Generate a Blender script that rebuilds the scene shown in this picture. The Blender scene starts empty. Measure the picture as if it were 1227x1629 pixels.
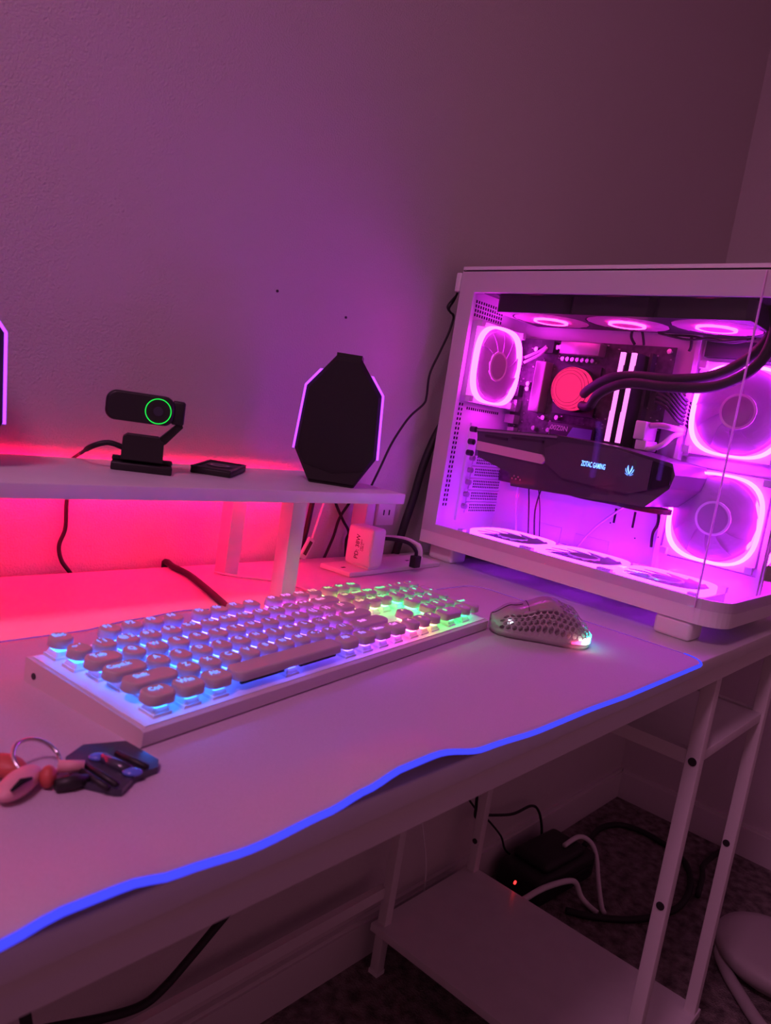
import bpy, bmesh, math, random
from mathutils import Matrix, Vector
random.seed(7)
S = bpy.context.scene
COL = S.collection
PI = math.pi

# ------------------------------------------------------------------ camera
IW, IH, FPX = 1227.0, 1629.0, 1209.2
ZD = 0.735                                   # desk top above the carpet
CAM = Vector((-0.91035, -0.25270, 0.21704 + ZD))
CR = (Matrix.Rotation(math.radians(-48.91481), 3, 'Z')
      @ Matrix.Rotation(math.radians(82.29807), 3, 'X')
      @ Matrix.Rotation(math.radians(8.89231), 3, 'Z'))
cd = bpy.data.cameras.new('camera')
cd.sensor_fit = 'VERTICAL'
cd.sensor_height = 36.0
cd.sensor_width = 36.0
cd.lens = FPX / IH * 36.0
cd.clip_start = 0.02
cd.dof.use_dof = True
cd.dof.focus_distance = 1.05
cd.dof.aperture_fstop = 13.0
camo = bpy.data.objects.new('camera', cd)
COL.objects.link(camo)
camo.matrix_world = Matrix.Translation(CAM) @ CR.to_4x4()
S.camera = camo

# ------------------------------------------------------------------ world, exposure
W = bpy.data.worlds.new('room_ambience')
S.world = W
W.use_nodes = True
wb = W.node_tree.nodes['Background']
wb.inputs[0].default_value = (1.0, 0.34, 0.56, 1)
wb.inputs[1].default_value = 0.095
S.view_settings.view_transform = 'Standard'
S.view_settings.look = 'None'
S.view_settings.gamma = 1.0
S.view_settings.use_curve_mapping = False
S.view_settings.exposure = 0.8

# ------------------------------------------------------------------ pixel rays
def ray(px, py):
    return CR @ Vector(((px - IW / 2) / FPX, -(py - IH / 2) / FPX, -1.0))
def at(px, py, axis, val):
    d = ray(px, py)
    return CAM + d * ((val - CAM[axis]) / d[axis])
def at_y(px, py, y): return at(px, py, 1, y)
def at_x(px, py, x): return at(px, py, 0, x)
def at_z(px, py, z): return at(px, py, 2, z)        # z above carpet
def on_desk(px, py, h=0.0): return at(px, py, 2, ZD + h)

# ------------------------------------------------------------------ materials
MATS = {}
def mat(name, col, rough=0.5, metal=0.0, noise=None, bump=None, emit=None, es=0.0, spec=0.5, alpha=None, trans=None, coat=0.0):
    m = bpy.data.materials.new(name)
    m.use_nodes = True
    nt = m.node_tree
    b = nt.nodes['Principled BSDF']
    b.inputs['Base Color'].default_value = (*col, 1)
    b.inputs['Roughness'].default_value = rough
    b.inputs['Metallic'].default_value = metal
    b.inputs['Specular IOR Level'].default_value = spec
    b.inputs['Coat Weight'].default_value = coat
    if noise or bump:
        tc = nt.nodes.new('ShaderNodeTexCoord')
    if noise:
        sc, amt = noise
        n = nt.nodes.new('ShaderNodeTexNoise')
        n.inputs['Scale'].default_value = sc
        n.inputs['Detail'].default_value = 6
        nt.links.new(tc.outputs['Object'], n.inputs['Vector'])
        r = nt.nodes.new('ShaderNodeValToRGB')
        r.color_ramp.elements[0].position = 0.3
        r.color_ramp.elements[1].position = 0.7
        r.color_ramp.elements[0].color = (*[c * (1 - amt) for c in col], 1)
        r.color_ramp.elements[1].color = (*[min(1, c * (1 + amt)) for c in col], 1)
        nt.links.new(n.outputs['Fac'], r.inputs['Fac'])
        nt.links.new(r.outputs['Color'], b.inputs['Base Color'])
    if bump:
        sc, st, dist = bump
        n2 = nt.nodes.new('ShaderNodeTexNoise')
        n2.inputs['Scale'].default_value = sc
        n2.inputs['Detail'].default_value = 4
        nt.links.new(tc.outputs['Object'], n2.inputs['Vector'])
        bp = nt.nodes.new('ShaderNodeBump')
        bp.inputs['Strength'].default_value = st
        bp.inputs['Distance'].default_value = dist
        nt.links.new(n2.outputs['Fac'], bp.inputs['Height'])
        nt.links.new(bp.outputs['Normal'], b.inputs['Normal'])
    if emit:
        b.inputs['Emission Color'].default_value = (*emit, 1)
        b.inputs['Emission Strength'].default_value = es
    if trans is not None:
        b.inputs['Transmission Weight'].default_value = trans
    MATS[name] = m
    return m

def glow(name, col, strength):
    """a light-giving surface of one colour"""
    m = bpy.data.materials.new(name)
    m.use_nodes = True
    nt = m.node_tree
    nt.nodes.remove(nt.nodes['Principled BSDF'])
    e = nt.nodes.new('ShaderNodeEmission')
    e.inputs[0].default_value = (*col, 1)
    e.inputs[1].default_value = strength
    nt.links.new(e.outputs[0], nt.nodes['Material Output'].inputs[0])
    MATS[name] = m
    return m

def glow_obj(name, strength):
    """emission whose colour is the object's own colour (keyboard underglow plates and legends)"""
    m = glow(name, (1, 1, 1), strength)
    nt = m.node_tree
    oi = nt.nodes.new('ShaderNodeObjectInfo')
    em = [n for n in nt.nodes if n.type == 'EMISSION'][0]
    nt.links.new(oi.outputs['Color'], em.inputs[0])
    return m

def translucent(name, col, t, rough=0.35):
    m = bpy.data.materials.new(name)
    m.use_nodes = True
    nt = m.node_tree
    b = nt.nodes['Principled BSDF']
    b.inputs['Base Color'].default_value = (*col, 1)
    b.inputs['Roughness'].default_value = rough
    tr = nt.nodes.new('ShaderNodeBsdfTranslucent')
    tr.inputs[0].default_value = (*col, 1)
    mx = nt.nodes.new('ShaderNodeMixShader')
    mx.inputs[0].default_value = t
    nt.links.new(b.outputs[0], mx.inputs[1])
    nt.links.new(tr.outputs[0], mx.inputs[2])
    nt.links.new(mx.outputs[0], nt.nodes['Material Output'].inputs[0])
    MATS[name] = m
    return m

def see_through(name, tint, refl=0.04, edge=0.35, rough=0.02):
    m = bpy.data.materials.new(name)
    m.use_nodes = True
    nt = m.node_tree
    nt.nodes.remove(nt.nodes['Principled BSDF'])
    t = nt.nodes.new('ShaderNodeBsdfTransparent')
    t.inputs[0].default_value = (*tint, 1)
    g = nt.nodes.new('ShaderNodeBsdfGlossy')
    g.inputs['Roughness'].default_value = rough
    lw = nt.nodes.new('ShaderNodeLayerWeight')
    pw = nt.nodes.new('ShaderNodeMath'); pw.operation = 'POWER'; pw.inputs[1].default_value = 4.0
    ma = nt.nodes.new('ShaderNodeMath'); ma.operation = 'MULTIPLY_ADD'
    ma.inputs[1].default_value = edge; ma.inputs[2].default_value = refl
    lw.inputs['Blend'].default_value = 0.5
    nt.links.new(lw.outputs['Facing'], pw.inputs[0])
    nt.links.new(pw.outputs[0], ma.inputs[0])
    mx = nt.nodes.new('ShaderNodeMixShader')
    nt.links.new(ma.outputs[0], mx.inputs[0])
    nt.links.new(t.outputs[0], mx.inputs[1])
    nt.links.new(g.outputs[0], mx.inputs[2])
    nt.links.new(mx.outputs[0], nt.nodes['Material Output'].inputs[0])
    MATS[name] = m
    return m

mat('wall_paint', (0.60, 0.55, 0.55), 0.75, bump=(420, 0.55, 0.0022))
mat('trim_paint', (0.66, 0.62, 0.62), 0.5)
mat('carpet', (0.24, 0.20, 0.19), 0.95, noise=(45, 0.65), bump=(260, 1.0, 0.01))
mat('white_laminate', (0.72, 0.69, 0.70), 0.38, noise=(30, 0.03))
mat('white_metal', (0.70, 0.66, 0.66), 0.45)
mat('white_plastic', (0.78, 0.76, 0.77), 0.42)
mat('case_white', (0.80, 0.77, 0.80), 0.42)
mat('mat_cloth', (0.55, 0.46, 0.56), 0.85, noise=(900, 0.05), bump=(1500, 0.2, 0.0004))
mat('black_plastic', (0.013, 0.011, 0.012), 0.5)
mat('black_rubber', (0.012, 0.010, 0.012), 0.6)
mat('black_mesh', (0.010, 0.008, 0.010), 0.75, bump=(900, 0.4, 0.0006))
mat('dark_gap', (0.006, 0.005, 0.006), 0.8)
mat('card_grey', (0.075, 0.065, 0.08), 0.42)
mat('card_plate', (0.12, 0.10, 0.12), 0.35, metal=0.2)
mat('pcb', (0.055, 0.042, 0.055), 0.55, noise=(160, 0.6))
mat('dark_metal', (0.035, 0.030, 0.035), 0.4, metal=0.3)
mat('grey_metal', (0.45, 0.40, 0.42), 0.35, metal=0.6)
mat('grey_plastic', (0.36, 0.31, 0.33), 0.5)
mat('dull_white', (0.45, 0.41, 0.41), 0.55)
mat('silver', (0.7, 0.68, 0.68), 0.25, metal=1.0)
mat('gold_strip', (0.85, 0.60, 0.58), 0.4)
mat('indigo_panel', (0.16, 0.12, 0.42), 0.4)
mat('print_grey', (0.55, 0.5, 0.52), 0.6)
mat('print_dark', (0.09, 0.05, 0.05), 0.7)
mat('keycap_white', (0.52, 0.46, 0.47), 0.5)
mat('keyboard_white', (0.64, 0.58, 0.60), 0.45)
mat('switch_clear', (0.75, 0.78, 0.80), 0.25)
mat('pink_rubber', (0.75, 0.36, 0.40), 0.5)
mat('red_rubber', (0.55, 0.10, 0.08), 0.5)
mat('navy_plastic', (0.035, 0.035, 0.06), 0.3, coat=0.4)
mat('bead_glass', (0.10, 0.18, 0.75), 0.08, coat=1.0)  # blue reflections on the glossy beads, painted as base colour
translucent('mouse_shell', (0.56, 0.48, 0.50), 0.4, 0.2)
translucent('fan_blade', (0.50, 0.44, 0.50), 0.35, 0.6)
translucent('top_blade', (0.80, 0.55, 0.66), 0.5, 0.5)
translucent('lit_glass_rim', (0.95, 0.75, 0.95), 0.5, 0.3)  # pinkish: light caught in the glass edge is put into the colour
see_through('case_glass', (0.95, 0.93, 0.955), 0.03, 0.30)
see_through('glass_edge', (0.75, 0.45, 0.80), 0.25, 0.5, 0.1)
glow('ring_violet', (0.62, 0.016, 1.0), 29.0)
glow('ring_pink', (0.90, 0.020, 0.95), 17.0)
glow('ring_floor', (0.40, 0.018, 1.0), 10.0)
glow('hub_pink', (1.0, 0.022, 0.45), 11.0)
glow('pump_red', (1.0, 0.02, 0.17), 0.72)
glow('ram_light', (1.0, 0.16, 0.80), 1.5)
glow('logo_blue', (0.10, 0.25, 1.0), 3.2)
glow('strip_red', (1.0, 0.002, 0.075), 36.0)
glow('speaker_violet', (0.34, 0.045, 1.0), 1.5)
glow('mat_blue', (0.05, 0.055, 1.0), 0.75)
glow('mat_dim', (0.28, 0.06, 0.55), 0.40)
glow('lens_green', (0.02, 0.95, 0.10), 0.6)
glow('brick_red', (1.0, 0.02, 0.02), 2.5)
glow('mouse_pink', (1.0, 0.12, 0.30), 2.0)
glow('mouse_white', (0.8, 0.75, 1.0), 1.2)
glow('fill_lamp_glow', (1.0, 0.37, 0.74), 23.5)
glow_obj('key_underglow', 12.0)
glow_obj('key_legend', 1.5)

# ------------------------------------------------------------------ mesh builder
class MB:
    def __init__(s): s.v, s.f, s.sm = [], [], []
    def add(s, verts, faces, smooth=False, M=None):
        o = len(s.v)
        for p in verts:
            p = Vector(p)
            s.v.append(tuple(M @ p) if M else tuple(p))
        for fc in faces:
            s.f.append([i + o for i in fc]); s.sm.append(smooth)
        return s
    def box(s, a, b, M=None, bev=0.0):
        x0, y0, z0 = [min(a[i], b[i]) for i in range(3)]
        x1, y1, z1 = [max(a[i], b[i]) for i in range(3)]
        if bev <= 0:
            v = [(x0,y0,z0),(x1,y0,z0),(x1,y1,z0),(x0,y1,z0),(x0,y0,z1),(x1,y0,z1),(x1,y1,z1),(x0,y1,z1)]
            f = [(3,2,1,0),(4,5,6,7),(0,1,5,4),(1,2,6,5),(2,3,7,6),(3,0,4,7)]
            return s.add(v, f, False, M)
        bm = bmesh.new()
        bmesh.ops.create_cube(bm, size=1)
        for q in bm.verts:
            q.co = Vector(((x0+x1)/2 + q.co.x*(x1-x0), (y0+y1)/2 + q.co.y*(y1-y0), (z0+z1)/2 + q.co.z*(z1-z0)))
        bmesh.ops.bevel(bm, geom=bm.edges[:], offset=bev, segments=3, profile=0.5, affect='EDGES', clamp_overlap=True)
        bm.verts.index_update()
        s.add([q.co.copy() for q in bm.verts], [[q.index for q in fc.verts] for fc in bm.faces], True, M)
        bm.free()
        return s
    def tube(s, pts, r, n=8, cap=True, M=None, smooth_pts=0):
        pts = [Vector(p) for p in pts]
        if smooth_pts: pts = spline(pts, smooth_pts)
        rings = []
        up = None
        for i, p in enumerate(pts):
            t = (pts[min(i+1, len(pts)-1)] - pts[max(i-1, 0)]).normalized()
            if up is None:
                up = Vector((0,0,1)) if abs(t.z) < 0.9 else Vector((1,0,0))
            a = t.cross(up)
            if a.length < 1e-6: a = t.orthogonal()
            a.normalize(); b = a.cross(t).normalized(); up = b
            rr = r[i] if isinstance(r, (list, tuple)) else r
            rings.append([p + a*rr*math.cos(2*PI*k/n) + b*rr*math.sin(2*PI*k/n) for k in range(n)])
        v = [q for rg in rings for q in rg]
        f = []
        for i in range(len(rings)-1):
            for k in range(n):
                k2 = (k+1) % n
                f.append((i*n+k, i*n+k2, (i+1)*n+k2, (i+1)*n+k))
        if cap:
            f.append(tuple(range(n-1, -1, -1))); L = (len(rings)-1)*n
            f.append(tuple(L+k for k in range(n)))
        return s.add(v, f, True, M)
    def prism(s, poly, z0, z1, M=None, smooth=False, top_scale=1.0, cap0=True, cap1=True):
        n = len(poly)
        cx = sum(p[0] for p in poly)/n; cy = sum(p[1] for p in poly)/n
        v = [(p[0], p[1], z0) for p in poly] + [(cx+(p[0]-cx)*top_scale, cy+(p[1]-cy)*top_scale, z1) for p in poly]
        f = [(k, (k+1) % n, n+(k+1) % n, n+k) for k in range(n)]
        s.add(v, f, smooth, M)
        caps = []
        if cap0: caps.append(tuple(range(n-1, -1, -1)))
        if cap1: caps.append(tuple(range(n, 2*n)))
        o = len(s.v) - 2*n
        for c in caps: s.f.append([i+o for i in c]); s.sm.append(False)
        return s
    def loft(s, rings, M=None, smooth=True, cap0=True, cap1=True):
        n = len(rings[0]); v = [p for r in rings for p in r]; f = []
        for i in range(len(rings)-1):
            for k in range(n):
                k2 = (k+1) % n
                f.append((i*n+k, i*n+k2, (i+1)*n+k2, (i+1)*n+k))
        s.add(v, f, smooth, M)
        o = len(s.v) - len(v)
        if cap0: s.f.append([o+k for k in range(n-1, -1, -1)]); s.sm.append(False)
        if cap1: s.f.append([o+(len(rings)-1)*n+k for k in range(n)]); s.sm.append(False)
        return s
    def ring(s, r0, r1, z0, z1, n=48, M=None, shape=None):
        """flat ring; shape(angle) gives a radius factor for both radii"""
        sh = shape or (lambda a: 1.0)
        R = []
        for (r, z) in ((r0, z0), (r1, z0), (r1, z1), (r0, z1)):
            R.append([(r*sh(2*PI*k/n)*math.cos(2*PI*k/n), r*sh(2*PI*k/n)*math.sin(2*PI*k/n), z) for k in range(n)])
        v = [p for r in R for p in r]; f = []
        for i in range(4):
            j = (i+1) % 4
            for k in range(n):
                k2 = (k+1) % n
                f.append((i*n+k, i*n+k2, j*n+k2, j*n+k))
        return s.add(v, f, False, M)
    def mesh(s, name, material):
        me = bpy.data.meshes.new(name)
        me.from_pydata(s.v, [], s.f)
        me.polygons.foreach_set('use_smooth', s.sm)
        bm = bmesh.new(); bm.from_mesh(me)
        bmesh.ops.recalc_face_normals(bm, faces=bm.faces[:])
        bm.to_mesh(me); bm.free()
        me.materials.append(MATS[material] if isinstance(material, str) else material)
        me.update()
        return me
    def build(s, name, material, parent=None):
        return link(name, s.mesh(name, material), parent)

def link(name, me, parent=None, M=None):
    o = bpy.data.objects.new(name, me)
    COL.objects.link(o)
    if parent: o.parent = parent
    if M is not None: o.matrix_local = M
    return o
def spline(P, n):
    out = []
    for i in range(len(P)-1):
        p0 = P[max(i-1, 0)]; p1 = P[i]; p2 = P[i+1]; p3 = P[min(i+2, len(P)-1)]
        for k in range(n):
            t = k/n
            out.append(0.5*((2*p1)+(p2-p0)*t+(2*p0-5*p1+4*p2-p3)*t*t+(3*p1-p0-3*p2+p3)*t**3))
    out.append(P[-1])
    return out
def rrect(w, h, r, n=5):
    """rounded rectangle outline, centred"""
    out = []
    for cx, cy, a0 in ((w/2-r, h/2-r, 0), (-w/2+r, h/2-r, 90), (-w/2+r, -h/2+r, 180), (w/2-r, -h/2+r, 270)):
        for k in range(n+1):
            a = math.radians(a0 + 90*k/n)
            out.append((cx+r*math.cos(a), cy+r*math.sin(a)))
    return out
def circ(r, n=24, cx=0, cy=0): return [(cx+r*math.cos(2*PI*k/n), cy+r*math.sin(2*PI*k/n)) for k in range(n)]
def empty(name, loc=(0, 0, 0), rz=0.0, label=None, cat=None, group=None):
    o = bpy.data.objects.new(name, None)
    o.empty_display_size = 0.02
    COL.objects.link(o)
    o.location = loc; o.rotation_euler = (0, 0, rz)
    tag(o, label, cat, group)
    return o
def tag(o, label=None, cat=None, group=None, kind=None):
    if label: o['label'] = label
    if cat: o['category'] = cat
    if group: o['group'] = group
    if kind: o['kind'] = kind
    return o
def struct(o): o['kind'] = 'structure'; return o

TEXT = {}
def make_texts(strings):
    tmp = []
    for t in strings:
        cu = bpy.data.curves.new('lettering', 'FONT')
        cu.body = t; cu.size = 1.0; cu.align_x = 'CENTER'; cu.align_y = 'CENTER'; cu.resolution_u = 3
        cu.offset = 0.015
        o = bpy.data.objects.new('lettering', cu); COL.objects.link(o); tmp.append((t, o, cu))
    bpy.context.view_layer.update()
    dg = bpy.context.evaluated_depsgraph_get()
    for t, o, cu in tmp:
        TEXT[t] = bpy.data.meshes.new_from_object(o.evaluated_get(dg))
    for t, o, cu in tmp:
        bpy.data.objects.remove(o); bpy.data.curves.remove(cu)
def text_mesh(t, material):
    me = TEXT[t].copy(); me.materials.clear(); me.materials.append(MATS[material]); return me

# ------------------------------------------------------------------ room shell
YW, XW = 0.498, 1.095
m = MB().box((-3.2, YW, -0.02), (XW+0.1, YW+0.1, 2.42)); struct(m.build('wall_back', 'wall_paint'))
m = MB().box((XW, -2.6, -0.02), (XW+0.1, YW, 2.42)); struct(m.build('wall_right', 'wall_paint'))
m = MB().box((-3.2, -2.6, -0.05), (XW, YW, 0.0)); struct(m.build('floor', 'carpet'))
m = MB().box((-3.2, YW-0.012, 0), (XW, YW-0.0002, 0.072)).box((-3.2, YW-0.008, 0.072), (XW, YW-0.0002, 0.08)); struct(m.build('baseboard_back', 'trim_paint'))
m = MB().box((XW-0.012, -2.6, 0), (XW-0.0002, YW-0.012, 0.072)).box((XW-0.008, -2.6, 0.072), (XW-0.0002, YW-0.012, 0.08)); struct(m.build('baseboard_right', 'trim_paint'))

m = MB().box((-3.2, -2.6, 2.42), (XW+0.1, YW+0.1, 2.5)); struct(m.build('ceiling', 'wall_paint'))
# fill lamp added out of view to supply the room's general light
lamp = empty('added_fill_lamp', (-1.65, -0.25, 2.42), 0, 'round fill lamp added at the ceiling, out of view', 'lamp')
MB().prism(circ(0.20, 40), -0.030, 0.0).build('base', 'white_plastic', lamp)
MB().loft([[(r*math.cos(2*PI*k/40), r*math.sin(2*PI*k/40), z) for k in range(40)] for r, z in ((0.19, -0.030), (0.185, -0.055), (0.15, -0.080), (0.08, -0.094), (0.01, -0.098))]).build('shade', 'fill_lamp_glow', lamp)

# ------------------------------------------------------------------ desk
desk = empty('desk', (0, 0, 0), 0, 'white desk with metal legs and open shelves at its end', 'desk')
MB().box((-1.3, 0, ZD-0.016), (0.335, 0.486, ZD), bev=0.0012).build('tabletop', 'white_laminate', desk)
MB().box((-1.28, 0.003, ZD-0.036), (0.33, 0.021, ZD-0.016)).build('front_rail', 'white_metal', desk)
MB().box((-1.28, 0.455, ZD-0.036), (0.33, 0.473, ZD-0.016)).build('back_rail', 'white_metal', desk)
LEGW = 0.0175
def leg(x, y):
    MB().box((x, y, 0.006), (x+LEGW, y+LEGW, ZD-0.016), bev=0.0012).build('leg', 'white_metal', desk)
    MB().box((x-0.001, y-0.001, 0), (x+LEGW+0.001, y+LEGW+0.001, 0.008)).build('foot_cap', 'white_plastic', desk)
XA, XB, YF, YBK = 0.0345, 0.300, 0.008, 0.440
for x in (XA, XB, -1.26):
    leg(x, YF)
for x in (0.047, 0.306, -1.26):
    leg(x, YBK)
zsh = 0.095
MB().box((0.036, 0.006, zsh-0.014), (0.325, 0.462, zsh), bev=0.001).build('shelf_board', 'white_laminate', desk)
zm = ZD - 0.150
MB().box((XA+LEGW, 0.012, zm-0.004), (XB, 0.455, zm+0.010), bev=0.001).build('shelf_board', 'white_laminate', desk)
for x in (XA+0.002, XB+0.002):
    MB().box((x, YF+LEGW, zm-0.006), (x+0.012, YBK, zm+0.012)).build('side_rail', 'white_metal', desk)
MB().box((-1.25, 0.452, ZD-0.594), (0.05, 0.464, ZD-0.574)).build('cross_bar', 'white_metal', desk)
def bolt(p, axis):
    M = Matrix.Translation(p) @ (Matrix.Rotation(-PI/2, 4, 'Y') if axis == 'x' else Matrix.Rotation(PI/2, 4, 'X'))
    b = MB().prism(circ(0.0052, 16), -0.001, 0.0014, M).ring(0.0022, 0.0040, 0.0014, 0.0020, 12, M)
    b.build('bolt', 'dark_metal', desk)
for (px, py) in ((1102, 1212), (1051, 1441)): bolt(at_x(px, py, XA), 'x')
bolt(at_x(1156, 1341, XB), 'x'); bolt(at_x(756, 1338, 0.306), 'x')

# ------------------------------------------------------------------ riser on the desk
ZR = 0.121
riser = empty('monitor_riser', (0, 0, ZD), 0, 'long white raised shelf on square legs at the back of the desk', 'shelf')
MB().box((-1.15, 0.318, ZR-0.0122), (-0.2247, 0.478, ZR), bev=0.0008).build('shelf_board', 'white_laminate', riser)
for x, y in ((-0.381, 0.437), (-0.381, 0.336), (-1.08, 0.437), (-1.08, 0.336)):
    MB().box((x, y, 0), (x+0.0195, y+0.0195, ZR-0.0122), bev=0.0008).build('leg', 'white_metal', riser)
strip = empty('led_strip', (0, 0, ZD), 0, 'red light strip stuck under the back edge of the white riser', 'light strip')
MB().box((-1.12, 0.4640, ZR-0.0270), (-0.25, 0.4655, ZR-0.0124)).build('backing', 'white_plastic', strip)
MB().box((-1.12, 0.4655, ZR-0.0240), (-0.25, 0.4667, ZR-0.0150)).build('light_band', 'strip_red', strip)

MB().box((-0.62, 0.4290, ZR-0.0136), (-0.255, 0.4370, ZR-0.0124)).build('backing', 'white_plastic', strip)
MB().box((-0.62, 0.4315, ZR-0.0146), (-0.255, 0.4345, ZR-0.0136)).build('light_band', 'strip_red', strip)  # extra downward band, added to redden the charger and desk

# ------------------------------------------------------------------ lettering needed below
ROWF = ['Esc', 'F1', 'F2', 'F3', 'F4', 'F5', 'F6', 'F7', 'F8', 'F9', 'F10', 'F11', 'F12', 'Prt', 'Scr', 'Pau']
NUMR = ['~ `', '! 1', '@ 2', '# 3', '$ 4', '% 5', '^ 6', '& 7', '* 8', '( 9', ') 0', '_ -', '+ =', 'Back']
allt = set(ROWF + NUMR + list('QWERTYUIOPASDFGHJKLZXCVBNM') + ['{ [', '} ]', '| \\', ': ;', '" \'', '< ,', '> .', '? /', 'Tab', 'CapsLk', 'Enter', 'Shift',
       'Ctrl', 'Win', 'Alt', 'Fn', 'Menu', 'Ins', 'Home', 'PgUp', 'Del', 'End', 'PgDn', '^', '<', 'v', '>', 'Num', '/', '*', '-', '+', '.',
       'ZOTAC GAMING', '00Z0N', 'PD: 38W', 'USB-C', '100-240V'] + list('0123456789'))
make_texts(sorted(allt))

# ------------------------------------------------------------------ computer case
pc = empty('desktop_computer', (0, 0.25, ZD), -0.0135, 'white glass-sided computer tower full of pink lit fans on the desk', 'computer')
PW = 0.285                       # case width
Y1, Y0, YN = 0.216, -0.210, -0.244
ZB, ZT, WZ0, WZ1 = 0.0243, 0.4386, 0.0555, 0.402
def outline(inset=0.0, n=8):
    """plan of the case: rounded corner between glass side and front"""
    r = 0.034 - inset
    pts = [(PW-inset, Y1-inset), (inset, Y1-inset)]
    cx, cy = 0.034, Y0
    for k in range(n+1):
        a = math.radians(180 + 90*k/n)
        pts.append((cx + r*math.cos(a), cy + r*math.sin(a)))
    pts.append((PW-inset, YN+inset))
    return pts
def shell(z0, z1, t):
    """hollow band following the plan"""
    o, i = outline(), outline(t)
    n = len(o); mb = MB()
    v = [(p[0], p[1], z0) for p in o] + [(p[0], p[1], z1) for p in o] + [(p[0], p[1], z0) for p in i] + [(p[0], p[1], z1) for p in i]
    f = []
    for k in range(n):
        j = (k+1) % n
        f += [(k, j, n+j, n+k), (2*n+k, 2*n+j, 3*n+j, 3*n+k), (k, j, 2*n+j, 2*n+k), (n+k, n+j, 3*n+j, 3*n+k)]
    mb.add(v, f); return mb
b = MB()
o_, i_ = outline(), [(0.128, 0.155), (0.020, 0.155)] + [(0.020, -0.200)]*9 + [(0.128, -0.200)]
nn = len(o_)
vv = [(p[0], p[1], ZB) for p in o_] + [(p[0], p[1], ZB+0.0075) for p in o_] + [(p[0], p[1], ZB) for p in i_] + [(p[0], p[1], ZB+0.0075) for p in i_]
ff = []
for k in range(nn):
    j = (k+1) % nn
    ff += [(k, j, nn+j, nn+k), (2*nn+k, 2*nn+j, 3*nn+j, 3*nn+k), (k, j, 2*nn+j, 2*nn+k), (nn+k, nn+j, 3*nn+j, 3*nn+k)]
b.add(vv, ff).build('base_plate', 'case_white', pc)
for k in range(24):
    MB().box((0.020, -0.196+k*0.0150, ZB+0.001), (0.128, -0.187+k*0.0150, ZB+0.003)).build('floor_slat', 'case_white', pc)
shell(ZB+0.0075, WZ0, 0.005).build('base_rim', 'case_white', pc)
shell(WZ1, 0.4315, 0.005).build('top_rim', 'case_white', pc)
MB().prism(outline(0.003), 0.4315, 0.4340).build('top_seam', 'dark_metal', pc)
MB().prism(outline(), 0.4340, ZT).build('top_panel', 'case_white', pc)
MB().box((0, 0.190, WZ0), (0.008, Y1, WZ1)).build('rear_pillar', 'case_white', pc)
MB().box((0.005, 0.2005, ZB+0.0075), (PW, 0.2045, 0.4315)).build('rear_panel', 'case_white', pc)
MB().box((PW-0.003, -0.20, WZ0), (PW, 0.2005, WZ1)).build('side_panel', 'case_white', pc)
tray = MB().box((0.166, -0.090, ZB+0.0075), (0.169, 0.2005, 0.4315)).box((0.150, -0.094, 0.05), (0.169, -0.088, 0.40))
tray = tray.build('motherboard_tray', 'case_white', pc)
bracket = MB()
for (a0, a1, z0, z1) in ((-0.232, -0.094, 0.205, 0.2165), (-0.232, -0.094, 0.345, 0.4315), (-0.232, -0.094, 0.0318, 0.073), (-0.102, -0.094, 0.073, 0.345), (-0.232, -0.226, 0.073, 0.345)):
    bracket.box((0.164, a0, z0), (0.168, a1, z1))
bracket.box((0.168, -0.226, 0.0318), (0.171, -0.094, 0.43)).build('fan_bracket', 'case_white', pc)
# front filler column between the two chambers
MB().box((0.150, -0.2315, 0.0318), (0.158, -0.226, 0.4315)).build('front_column', 'case_white', pc)
for (a0, a1, x0, x1) in ((-0.211, -0.165, 0.002, 0.042), (0.160, 0.206, 0.014, 0.052), (-0.211, -0.165, PW-0.05, PW-0.008), (0.160, 0.206, PW-0.05, PW-0.008)):
    MB().box((x0, a0, 0), (x1, a1, ZB), bev=0.005).build('foot', 'case_white', pc)
# hinge tab behind the top corner
MB().box((-0.002, 0.2165, 0.402), (0.020, 0.226, 0.430), bev=0.002).build('rear_tab', 'case_white', pc)
# glass
MB().box((-0.0042, Y0, 0.044), (-0.0006, 0.214, 0.4300)).build('side_glass', 'case_glass', pc)
g = MB()
cx, cy = 0.034, Y0
for r, in ((0.0346,), (0.0382,)):
    pass
ro, ri = 0.0382, 0.0346
arc = [math.radians(181.5 + 88.5*k/10) for k in range(11)]
po = [(cx+ro*math.cos(a), cy+ro*math.sin(a)) for a in arc] + [(PW, cy-ro)]
pi_ = [(cx+ri*math.cos(a), cy+ri*math.sin(a)) for a in arc] + [(PW, cy-ri)]
g.prism(po + pi_[::-1], 0.044, 0.430, smooth=False)
g.build('front_glass', 'case_glass', pc)
MB().box((-0.0042, Y0-0.0016, 0.044), (-0.0006, Y0-0.0002, 0.430)).build('glass_joint', 'lit_glass_rim', pc)

# perforations in the rear panel (too small to pick apart)
h = MB()
def hole(x, z, w=0.0030, t=0.0042): h.box((x-w/2, 0.2000, z-t/2), (x+w/2, 0.2006, z+t/2))
for k in range(22):
    for j in range(3): hole(0.0175+j*0.0065, 0.085+k*0.0074)
for k in range(16):
    for j in range(2):
        hole(0.044+j*0.006+0.0055*k, 0.236) if j == 0 else None
for k in range(14):
    for j in range(4): hole(0.012+k*0.0062, 0.374+j*0.0065)
h.build('vent_holes', 'dark_gap', pc)['kind'] = 'stuff'
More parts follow.
